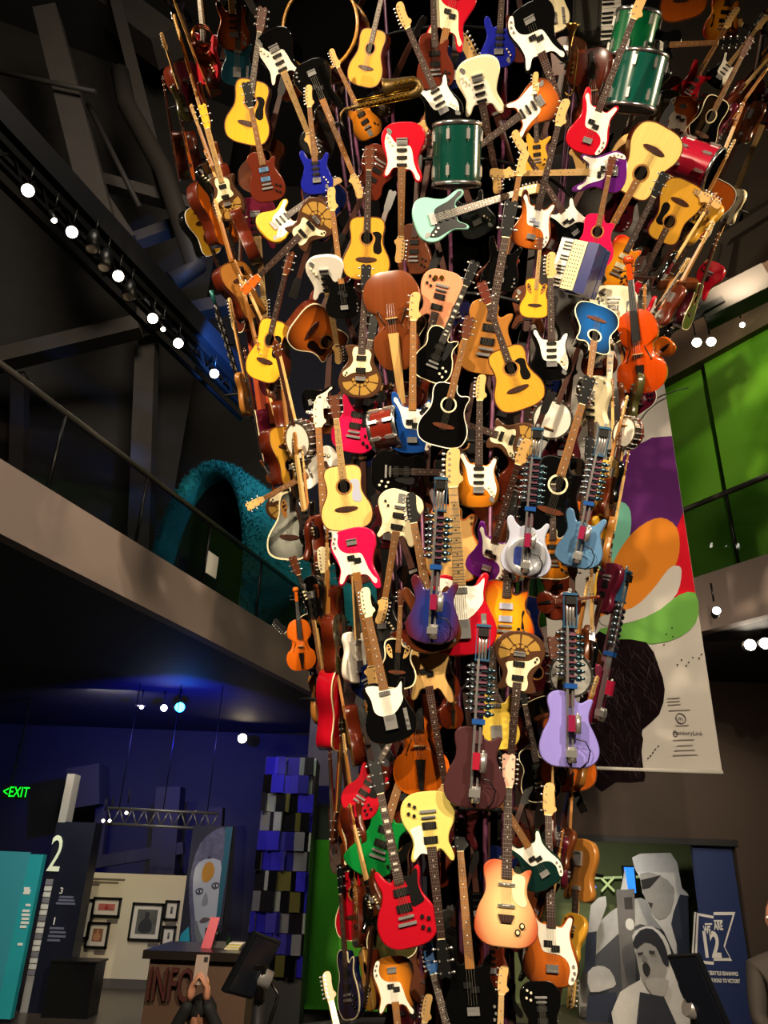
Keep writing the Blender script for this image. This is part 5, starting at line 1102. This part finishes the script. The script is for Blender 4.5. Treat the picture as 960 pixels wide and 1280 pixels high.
for i, (a, b) in enumerate([((750, 1096), (768, 1114)), ((768, 1096), (752, 1114)), ((735, 1118), (745, 1108)), ((725, 1098), (800, 1096))]):
    p, q = at(*a, WY + 2.2), at(*b, WY + 2.2); tag(obj('light_tube', MB().cyl(p, q, .018, n=6), mat(['#c8d890', '#c8d890', '#8878e0', '#aab880'][i], .4, emis=.7)), ['glowing tube rising right in the crossed pair', 'glowing tube rising left in the crossed pair', 'violet glowing tube at the left of the exhibit', 'long thin glowing tube across the exhibit'][i], 'light tube')

# lower left gallery
struct('wall_gallery', MB().box(-14, 2.2, 17, 17.2, 0, 4.33), mat('#33343c', .8, var=.15, scale=2))
w0, w1 = at(86, 1222, 13.4), at(236, 1236, 13.4); wt = at(160, 1092, 13.4).z
struct('wall_pictures', MB().box(w0.x - .35, w1.x + .1, 13.4, 13.55, 0, wt), mat('#d8cdb0', .7))
struct('baseboard_pictures', MB().box(w0.x - .35, w1.x + .1, 13.37, 13.4, 0, .12), mat('#57504a', .7))
pics = [((92, 1123), (113, 1174), '#5a3a48', 'tall dark coloured photograph, leftmost on the pale gallery wall'), ((114, 1121), (151, 1147), '#b8635a', 'wide framed picture with a red figure on the pale gallery wall'), ((107, 1152), (135, 1186), '#8a5a40', 'small brown framed portrait below the red picture'),
        ((163, 1128), (202, 1177), '#5c5c58', 'largest black and white framed photograph on the pale gallery wall'), ((204, 1125), (224, 1151), '#74726c', 'upper of the two small framed photographs at the right'), ((200, 1157), (220, 1183), '#74726c', 'lower of the two small framed photographs at the right')]
for a, b, c, lab in pics:
    p, q = at(a[0] + 3, a[1], 13.34), at(b[0] - 3, b[1], 13.34); x0, x1, z1, z0 = min(p.x, q.x), max(p.x, q.x), p.z, q.z
    t = thing('framed_picture', lab, 'picture', ((x0 + x1) / 2, 13.34, z0), 'framed pictures on the gallery wall')
    f_ = .03; adopt(obj('frame', MB().box(x0, x1, 13.34, 13.4, z0, z0 + f_).box(x0, x1, 13.34, 13.4, z1 - f_, z1).box(x0, x0 + f_, 13.34, 13.4, z0, z1).box(x1 - f_, x1, 13.34, 13.4, z0, z1), BLACK), t)
    adopt(obj('mount', MB().box(x0 + f_, x1 - f_, 13.375, 13.4, z0 + f_, z1 - f_), mat('#dcd6c8', .7)), t); d_ = .09
    adopt(obj('print', MB().box(x0 + d_, x1 - d_, 13.37, 13.375, z0 + d_, z1 - d_), mat(c, .6, var=.85, scale=7)), t)
    kf = min((z1 - z0 - 2 * d_) / .36, (x1 - x0 - 2 * d_) / .26)
    adopt(obj('print_figure', MB().prism([(x * kf, y * kf) for x, y in spline([(0, 0), (.1, .05), (.08, .18), (.03, .22), (.04, .28), (0, .32), (-.04, .28), (-.03, .22), (-.1, .16), (-.12, .04)], 2)], 0, .002), mat({'#b8635a': '#a02a30', '#8a5a40': '#c08a60', '#5a3a48': '#2a6a90'}.get(c, '#26262a'), .6), None, ((x0 + x1) / 2, 13.369, z0 + d_ + .01), (math.pi / 2, 0, 0)), t)
    adopt(obj('caption', MB().box(x1 - .18, x1 - .02, 13.385, 13.4, z0 - .08, z0 - .03), mat('#6a6258', .7)), t)
for i, (x0, x1, y) in enumerate([(110, 156, 1097), (108, 148, 1101), (106, 124, 1104)]): 
    p, q = at(x0, y, 13.39), at(x1, y + 3, 13.39); tag(obj('wall_text', MB().box(p.x, q.x, 13.39, 13.4, p.z - .025, p.z), mat('#6e6654', .8)), ['top', 'middle', 'bottom'][i] + ' line of small printed text on the pale gallery wall', 'text')
# tall dark sign with the numeral
sg_ = thing('directory_sign', 'tall navy floor directory with a big white 2', 'sign', at(72, 1250, 11)); p, q = at(67, 1100, 11), at(107, 1100, 11); r_ = at(57, 1100, 11); top = at(108, 1028, 11).z
adopt(obj('panel', MB().box(p.x, q.x, 11, 11.3, 0, top), mat('#0b0e22', .4)), sg_); adopt(obj('edge_strip', MB().box(r_.x, p.x, 11.02, 11.25, 0, at(88, 967, 11).z), mat('#8d8c8c', .6)), sg_)
adopt(obj('dark_band', MB().box(r_.x - .004, p.x, 11.0, 11.02, at(60, 1098, 11).z, at(80, 1028, 11).z), mat('#0b0e22', .4)), sg_)
def stext(s, x, y, sz, m, Y, par, sx=1, al='CENTER'): adopt(text('lettering', s, sz, m, None, at(x, y, Y), (math.pi / 2, 0, 0), al, .003, sx), par)
stext('2', 65.5, 1089, .62, mat('#c8d0b8', .5, emis=.25), 10.98, sg_, .6); stext('3', 76, 1117, .1, WHT, 10.98, sg_); stext('1', 67, 1156, .12, WHT, 10.98, sg_)
for i, (x, y, w2) in enumerate([(78, 1121, 18), (77, 1125, 20), (74, 1129, 24), (66, 1160, 18), (66, 1165, 20), (64, 1170, 22), (63, 1175, 16)]):
    a, b = at(x - 4, y, 10.99), at(x - 4 + w2, y, 10.99); adopt(obj('small_print', MB().box(a.x, b.x, 10.99, 11.0, a.z - .012, a.z + .012), mat('#5a5c74', .6)), sg_)
for i in range(16):
    y = 1102 + i * 7.5; a = at(57.5 - (y - 1100) * .19, y, 11); adopt(obj('list_row', MB().box(r_.x + .005, p.x - .005, 11.0, 11.02, a.z - .035, a.z + .015), mat('#c0c0c0' if i % 3 else '#6c6c78', .6)), sg_)
bb = at(104, 1205, 10.6); tag(obj('black_plinth', MB().box(bb.x - .42, bb.x + .12, 10.7, 11.1, 0, bb.z).box(bb.x - .42, bb.x + .14, 10.68, 11.12, bb.z, bb.z + .02), BLACK), 'black plinth at the foot of the directory sign', 'plinth')
tp = thing('teal_panel', 'teal information panel at the far left edge', 'display panel', at(20, 1240, 10.2)); p, q = at(-60, 1150, 10.2), at(38, 1150, 10.2); mid = at(20, 1150, 10.2); zt2 = at(50, 1068, 10.2).z
adopt(obj('board', MB().box(mid.x, q.x, 10.2, 10.3, .05, zt2), mat('#1497a4', .6)), tp); adopt(obj('side_board', vwall(MB(), (mid.x - 1.2, 9.9), (mid.x, 10.2), .05, zt2 + .02, .1), mat('#0e7f92', .6)), tp)
for i, (x, y, w2) in enumerate([(30, 1110, 7), (30, 1113, 8), (29, 1116, 8), (32, 1131, 6), (28, 1138, 9), (27, 1143, 10), (27, 1148, 9), (26, 1153, 10), (25, 1158, 8), (22, 1180, 6)]):
    a, b = at(x, y, 10.19), at(x + w2, y, 10.19); adopt(obj('small_print', MB().box(a.x, b.x, 10.19, 10.2, a.z - .015, a.z + .01), WHT), tp)
ex = thing('exit_sign', 'small green lit exit sign at the left edge', 'sign', at(18, 990, 14)); a, b = at(5, 982, 14), at(31, 999, 14)
adopt(obj('housing', MB().box(a.x, b.x, 14, 14.06, b.z, a.z).box(a.x + .1, a.x + .12, 14, 14.06, a.z, 4.4), mat('#0a140a', .5)), ex); stext('<EXIT', 18.5, 996, .235, mat('#18ff30', .4, emis=1.2), 13.99, ex, .72)
# structure, small truss and ceiling lamps above the gallery
for i, (a, b, wd) in enumerate([((122, 1080, 15.5), (130, 1000, 15.5), .2), ((205, 1100, 15.5), (214, 985, 15.5), .45), ((120, 1078, 15.4), (230, 1060, 15.4), .2), ((270, 1010, 15.5), (262, 1120, 15.5), .3), ((110, 1010, 15.4), (110, 960, 15.4), .6)]): struct('trim_%d' % (20 + i), bar(MB(), at(*a), at(*b), wd), mat('#2f2e34', .8))
st_ = thing('small_truss', 'small grey lighting truss above the gallery pictures', 'truss', at(135, 1012, 12.5)); a, b = at(135, 1010, 12.5), at(272, 1024, 12.5); b = V((b.x, 12.5, a.z - .02))
for dz in (0, -.22): adopt(obj('chord', MB().cyl(a + V((0, 0, dz)), b + V((0, 0, dz)), .022, n=8), mat('#77777c', .4, .7)), st_)
for i in range(9): p, q = a.lerp(b, i / 9), a.lerp(b, (i + .5) / 9) - V((0, 0, .22)); r2 = a.lerp(b, (i + 1) / 9); adopt(obj('brace', MB().cyl(p, q, .012, n=6).cyl(q, r2, .012, n=6), mat('#77777c', .4, .7)), st_)
for k in (.1, .5, .9): p = a.lerp(b, k); adopt(obj('hanger', MB().cyl(p, (p.x, p.y, 4.4), .008, n=6), BLACK), st_)
for (x, y), nm in zip([(129, 1026), (137, 1026), (158, 1016)], ['left of the tiny pair of lamps by the small truss', 'right of the tiny pair of lamps by the small truss', 'tiny lamp on the small truss']): spotlight(x, y, at(x, y, 12.4), CAM, nm, 12, .022)
for (x, y), nm in zip([(103, 915), (62, 942), (262, 953), (176, 882)], ['large flat ceiling downlight above the directory sign', 'small flat ceiling downlight near the left edge', 'flat ceiling downlight near the mirrored column', 'flat ceiling downlight beside the blue spotlight']):
    p = atz(x, y, 4.325); t = thing('downlight', nm, 'downlight', p, 'flat downlights in the balcony soffit'); obj('trim_ring', MB().lathe([(.07, 0), (.10, 0), (.10, -.012), (.07, -.012)], 20, True), mat('#888888', .4), t); obj('lens', MB().cyl((0, 0, -.006), (0, 0, 0), .072, n=18), mat('#fff0dc', .4, emis=2.5), t)
for (x, y, c, k, r, nm) in [(205, 885, '#e8f4ff', 40, .05, 'white spotlight left of the blue one under the left balcony'), (225, 884, '#1a8cff', 60, .075, 'bright blue spotlight under the left balcony'), (303, 923, '#ffe6b8', 45, .085, 'warm spotlight under the left balcony beside the mirrored column'), (177, 884, '#e8e4dc', 14, .03, 'small white spotlight leftmost of the cluster with the blue one')]:
    p = atz(x, y, 4.02); spotlight(x, y, p, CAM + V((.3, 2, .4)), nm, k, r, c, hang=.3)

# portrait panel, info desk, mirrored column, green wall
pp = thing('portrait_panel', 'dark panel with a pale printed face and gold forehead disc behind the desk', 'portrait', at(255, 1185, 9.6)); YP = 9.6
a, b = at(235, 1110, YP), at(283, 1110, YP); zt3 = at(265, 1032, YP).z; zb3 = at(245, 1188, YP).z
adopt(obj('board', MB().box(a.x - .03, b.x, YP, YP + .05, zb3 - .6, zt3), mat('#0c1622', .6)), pp)
def pf(nm, px, k, c, n=2, v=0): return poly(nm, px, YP - .002 - .002 * k, mat(c, .7, var=v, scale=20), pp, .002, n)
pf('teal_edge', [(282, 1034), (291, 1034), (270, 1186), (261, 1186)], 0, '#0f5a60', 0); pf('hair', [(238, 1150), (236, 1110), (241, 1080), (250, 1055), (265, 1040), (280, 1034), (281, 1050), (276, 1085), (262, 1070), (246, 1096), (244, 1130), (246, 1180), (240, 1182)], 1, '#565a64', 2, .6)
pf('face', [(244, 1085), (256, 1074), (276, 1076), (275, 1100), (271, 1140), (266, 1172), (258, 1182), (248, 1172), (243, 1140), (241, 1110)], 2, '#a9b4a8')
pf('forehead_disc', [(252, 1092), (256, 1081), (263, 1077), (268, 1084), (267, 1094), (260, 1102), (254, 1102)], 4, '#b8861c')
for cx, cy in ((249, 1114), (269, 1107)):
    pf('eye_shadow', [(cx - 5, cy), (cx - 1, cy - 4), (cx + 5, cy - 3), (cx + 4, cy + 3), (cx - 2, cy + 5)], 3, '#454b4c'); pf('eye', [(cx - 3, cy), (cx, cy - 2), (cx + 4, cy), (cx, cy + 2)], 4, '#c8ccc0'); pf('iris', [(cx - .8, cy - 1.5), (cx + 1.2, cy - 1.5), (cx + 1.2, cy + 1.5), (cx - .8, cy + 1.5)], 5, '#22262a')
pf('nose', [(257, 1115), (260, 1124), (259, 1131), (255, 1133), (252, 1130)], 3, '#7e8a80'); pf('mouth', [(249, 1152), (254, 1147), (259, 1147), (263, 1149), (258, 1153), (252, 1154)], 3, '#5a5048'); pf('jaw_shadow', [(246, 1150), (250, 1166), (257, 1182), (247, 1180), (243, 1160)], 3, '#6e786e')
pf('teal_corner', [(226, 1168), (236, 1158), (238, 1186), (222, 1187)], 3, '#1599a0', 0)
DY = 5.9; dk = thing('info_desk', 'brown wooden information desk with dark red letters', 'desk', at(245, 1270, DY)); a, b = at(188, 1195, DY), at(312, 1198, DY); dz = at(245, 1189, DY).z
adopt(obj('front_panel', MB().box(a.x, b.x, DY, DY + .7, 0, dz - .05), mat('#4a3324', .55, grain=True)), dk); adopt(obj('counter_top', MB().box(a.x - .04, b.x + .04, DY - .05, DY + .75, dz - .05, dz), mat('#1c1613', .3)), dk)
adopt(text('lettering', 'INFO', .27, mat('#3a0a08', .5), None, at(211, 1251, DY - .03), (math.pi / 2, 0, 0), ext=.02, sx=.48), dk)
def on_desk(name, label, cat, x, Y, mk): t = thing(name, label, cat, (at(x, 1188, Y).x, Y, dz)); mk(t)
on_desk('tablet_stand', 'red fronted tablet leaning on the information desk', 'tablet', 257, 6.15, lambda t: (obj('card', MB().hexa([(-.035, 0, 0), (.035, 0, 0), (.035, .02, 0), (-.035, .02, 0), (.0, .05, .19), (.065, .05, .19), (.065, .07, .19), (.0, .07, .19)]), mat('#a82c40', .4, emis=.15), t), obj('back_case', MB().box(-.03, .05, .06, .10, 0, .12), BLACK, t)))
on_desk('telephone', 'black telephone on the information desk', 'telephone', 272, 6.2, lambda t: (obj('base', MB().hexa([(-.06, 0, 0), (.06, 0, 0), (.06, .16, 0), (-.06, .16, 0), (-.05, .02, .04), (.05, .02, .04), (.05, .15, .09), (-.05, .15, .09)]), BLACK, t), obj('handset', MB().tube([(-.03, .02, .07), (-.03, .06, .10), (-.03, .12, .12)], .02, 8), BLACK, t)))
on_desk('paper_stack', 'stack of yellowish leaflets on the information desk', 'leaflets', 291, 6.2, lambda t: [obj('leaflet', MB().box(-.05 + .008 * i, .05 + .006 * i, -.07, .07, .008 * i, .008 * i + .006), mat('#b8ae50' if i % 2 else '#cfc9b8', .7), t) for i in range(5)])
mc = thing('mirrored_column', 'tall column of mirrored panels with blue reflections put into their colour', 'column', at(345, 1190, 8.0)); a, b = at(327, 1000, 8.0), at(392, 1000, 8.0); zt4 = at(365, 946, 8.0).z
adopt(obj('core', MB().box(a.x, b.x, 8.05, 8.6, 0, zt4), mat('#08080c', .6)), mc); nr = 11; rowh = .172; ncol = 6
pm = MB().hexa([(-.5, 0, 0), (.5, 0, 0), (.5, .02, 0), (-.5, .02, 0), (-.5, 0, 1), (.5, 0, 1), (.5, .02, 1), (-.5, .02, 1)]).mesh('mirror_panel'); reflect_cols = ['#3a34d8', '#16161e', '#8a8a98', '#3a34d8', '#6f6a3e', '#24222c', '#4c46c8', '#0e0e14', '#b0b4bc', '#2c2a88']  # blue light caught by the mirrors is put into the panel colours
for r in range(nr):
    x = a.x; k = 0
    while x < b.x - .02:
        wd = [.10, .035, .08, .13, .05, .09][(r * 2 + k) % 6]; wd = min(wd, b.x - x); o = obj('mirror_panel', pm, mat(reflect_cols[(r * 7 + k * 3 + (r // 2)) % 10], .18, .75), None, (x + wd / 2, 8.02 - .03 * ((r + k) % 3), zt4 - (r + 1) * rowh), (0, 0, ((r * 5 + k * 3) % 7 - 3) * .10)); o.scale = (wd * .96, 1, rowh * .97); adopt(o, mc); x += wd; k += 1
a, b = at(384, 1150, 8.9), at(470, 1150, 8.9); gz1 = at(410, 1050, 8.9).z; gz0 = at(400, 1262, 8.9).z
struct('wall_green_panel', MB().box(a.x, .4, 8.9, 9.0, max(.02, gz0), gz1), mat('#3f8f1c', .9, var=.35, bump=.8, scale=60)); struct('wall_black_panel', MB().box(at(372, 1100, 8.85).x, .4, 9.0, 9.1, 0, 4.33), mat('#0a0a0c', .6))

# kiosk monitors and people
def kiosk(name, label, pa, pb, Y, ang, wd):  # screen seen obliquely, its long side running from pixel pa to pixel pb
    a, b = at(*pa, Y), at(*pb, Y); c = (a + b) / 2; y = (a - b); L = y.length; y.normalize(); d = (c - CAM).normalized(); r0 = y.cross(-d).normalized()
    x = (r0 * math.cos(ang) + d * math.sin(ang)); x = (x - y * x.dot(y)).normalized(); z = x.cross(y)
    t = thing(name, label, 'monitor', (c.x, c.y + .12, 0)); M = Matrix(((x.x, y.x, z.x, c.x), (x.y, y.y, z.y, c.y), (x.z, y.z, z.z, c.z), (0, 0, 0, 1)))
    s = obj('screen_panel', MB().prism(spline([(-wd / 2, -L / 2), (wd / 2, -L / 2), (wd / 2, L / 2), (-wd / 2, L / 2)], 1), -.03, 0, .006), mat('#0d0f13', .3)); s.matrix_world = M; adopt(s, t)
    bz = obj('bezel', MB().box(-wd / 2 + .015, wd / 2 - .015, -L / 2 + .015, L / 2 - .015, 0, .003), mat('#1a1e28', .15)); bz.parent = s
    e = c + V((.02, .10, -L * .22)); m = lambda p: p - V((c.x, c.y + .12, 0))
    obj('mount_drum', MB().cyl(m(e + V((-.05, 0, .03))), m(e + V((.05, .02, -.01))), .045, n=16), STEEL, t)
    obj('arm', MB().tube([m(c + z * -.02), m(c + V((.03, .08, 0))), m(e), m(e + V((0, .05, -.12)))], .028, 8), BLACK, t)
    obj('cable', MB().tube([m(e + V((.05, 0, 0))), m(e + V((.10, -.02, -.06))), m(e + V((.06, 0, -.2))), m(e + V((.0, .02, -.25)))], .01, 6), BLACK, t)
    zz = e.z - .1; obj('post', MB().cyl((.02, .03, 0), (.02, .03, zz), .032, n=12).cyl((.02, .03, 0), (.02, .03, .02), .18, n=20), mat('#2a2a2c', .4, .5), t)
kiosk('kiosk_monitor', 'tilted black kiosk monitor with silver mount beside the information desk', (337, 1172), (298, 1246), 4.3, 1.0, .24)
kiosk('kiosk_monitor', 'black kiosk monitor seen from behind at the lower right', (851, 1194), (896, 1300), 4.5, -.95, .24)

def skin_body(name, joints, edges, m, parent, sub=2):
    me = bpy.data.meshes.new(name); me.from_pydata([j[0] for j in joints], edges, []); o = bpy.data.objects.new(name, me); COL.objects.link(o); o.parent = parent
    me.materials.append(m); o.modifiers.new('skin', 'SKIN'); me.skin_vertices or None
    for i, j in enumerate(joints): r = j[1]; me.skin_vertices[0].data[i].radius = (r, r) if not isinstance(r, tuple) else r
    me.skin_vertices[0].data[0].use_root = True
    o.modifiers.new('subdivision', 'SUBSURF').levels = sub; o.modifiers['subdivision'].render_levels = sub; o.modifiers['skin'].use_smooth_shade = True
    return o
SKIN = mat('#b07a60', .55); CLOTH = mat('#0a0a0c', .8)
def hand(parent, wrist, d, side, up):
    d = V(d).normalized(); up = V(up).normalized(); s = d.cross(up).normalized() * side; w = V(wrist)
    J = [(w, .022), (w + d * .04, (.036, .017)), (w + d * .085, (.038, .014))]; E_ = [(0, 1), (1, 2)]
    for k, (off, l) in enumerate(((-.030, .065), (-.010, .075), (.011, .070), (.030, .055))):
        b_ = len(J); J += [(w + d * .088 + s * off, .0095), (w + d * (.088 + l * .5) + s * off * 1.1 + up * .012, .0088), (w + d * (.088 + l * .8) + s * off + up * .034, .008)]; E_ += [(2, b_), (b_, b_ + 1), (b_ + 1, b_ + 2)]
    b_ = len(J); J += [(w + d * .03 - s * .035, .012), (w + d * .065 - s * .06 + up * .01, .010), (w + d * .09 - s * .058 + up * .028, .0088)]; E_ += [(1, b_), (b_, b_ + 1), (b_ + 1, b_ + 2)]
    return skin_body('hand', J, E_, SKIN, parent, 1)
def head(parent, c, s, hair, face_dir):
    t = obj('head', MB().ball((0, 0, 0), (.075, .095, .115), 16), SKIN, parent, c, (0, 0, face_dir))
    obj('hair', MB().ball((0, .022, .03), (.084, .092, .10), 14), mat(hair, .7, var=.3, scale=80), t); obj('nose', MB().hexa([(-.012, -.09, -.03), (.012, -.09, -.03), (.008, -.085, .02), (-.008, -.085, .02), (-.008, -.115, -.026), (.008, -.115, -.026), (.004, -.095, .018), (-.004, -.095, .018)]), SKIN, t)
    for k in (-1, 1): obj('eye', MB().ball((k * .03, -.084, .012), (.013, .01, .008), 8), mat('#efe8e0', .3), t); obj('ear', MB().ball((k * .076, .0, -.005), (.012, .022, .032), 8), SKIN, t)
    obj('mouth', MB().ball((0, -.087, -.055), (.024, .008, .007), 8), mat('#8a4a44', .5), t)
    return t
# crouching visitor lifting a phone in front of the desk
pc = at(258, 1262, 5.3); pr = thing('person', 'crouching person in black holding up a phone before the information desk', 'person', (pc.x, 5.3, 0))
pz = at(258, 1224, 5.25).z
J = [((0, 0, .34), .13), ((0, -.03, .52), .125), ((0, -.05, .70), .13), ((0, -.06, .78), .055), ((.15, -.05, .74), .06), ((-.15, -.05, .74), .06), ((.20, -.18, .66), .045), ((.045, -.30, pz - .08), .032), ((-.20, -.18, .66), .045), ((-.045, -.30, pz - .08), .032),
     ((.12, 0, .30), .09), ((.18, -.36, .42), .07), ((.14, -.10, .08), .05), ((.15, -.26, .04), .04), ((-.12, 0, .30), .09), ((-.18, -.36, .42), .07), ((-.14, -.10, .08), .05), ((-.15, -.26, .04), .04)]
skin_body('clothed_body', J, [(0, 1), (1, 2), (2, 3), (2, 4), (2, 5), (4, 6), (6, 7), (5, 8), (8, 9), (0, 10), (10, 11), (11, 12), (12, 13), (0, 14), (14, 15), (15, 16), (16, 17)], CLOTH, pr)
hd = head(pr, (0, -.12, pc.z - .03), 1, '#0c0908', 0); hd.rotation_euler = (.95, 0, 0); hand(pr, (.045, -.30, pz - .08), (-.12, -.05, 1), 1, (-1, .2, 0)); hand(pr, (-.045, -.30, pz - .08), (.12, -.05, 1), -1, (1, .2, 0))
ph = thing('phone', 'mobile phone held up by the crouching person', 'phone', (pc.x, 4.985, pz + .02), rot=(-.2, 0, 0)); obj('case', MB().box(-.037, .037, -.005, .005, -.02, .125), mat('#8c7a70', .4), ph); obj('display', MB().box(-.034, .034, .005, .006, -.016, .12), BLACK, ph); obj('camera_bump', MB().box(.008, .03, -.008, -.005, .09, .115), BLACK, ph)
# visitor at the right edge
pe = at(974, 1150, 4.9); p2 = thing('person', 'person in dark clothes with a white paper, cut by the right edge', 'person', (pe.x, 4.9, 0)); hz = pe.z
J = [((0, 0, hz - .62), .14), ((0, 0, hz - .42), .14), ((0, 0, hz - .24), .15), ((0, 0, hz - .13), .055), ((-.18, 0, hz - .24), .06), ((.18, 0, hz - .24), .06), ((-.22, -.04, hz - .5), .048), ((-.08, -.26, hz - .56), .036), ((.22, -.04, hz - .5), .048), ((.10, -.26, hz - .56), .036),
     ((.1, 0, hz - .7), .10), ((.1, -.02, .48), .07), ((.1, .02, .08), .05), ((.1, -.14, .04), .04), ((-.1, 0, hz - .7), .10), ((-.1, -.02, .48), .07), ((-.1, .02, .08), .05), ((-.1, -.14, .04), .04)]
skin_body('clothed_body', J, [(0, 1), (1, 2), (2, 3), (2, 4), (2, 5), (4, 6), (6, 7), (5, 8), (8, 9), (0, 10), (10, 11), (11, 12), (12, 13), (0, 14), (14, 15), (15, 16), (16, 17)], mat('#2a2420', .8), p2)
head(p2, (0, -.02, hz), 1, '#4a2a1c', -.9); hand(p2, (-.08, -.26, hz - .56), (.1, -1, .1), -1, (0, 0, 1)); hand(p2, (.10, -.26, hz - .56), (-.1, -1, .1), 1, (0, 0, 1))
tag(obj('paper_sheet', MB().box(-.13, .10, -.06, .10, 0, .003), mat('#d8d8d4', .7), None, (pe.x - .02, 4.56, hz - .535), (.35, .1, .3)), 'white paper sheet held at the right edge', 'paper')
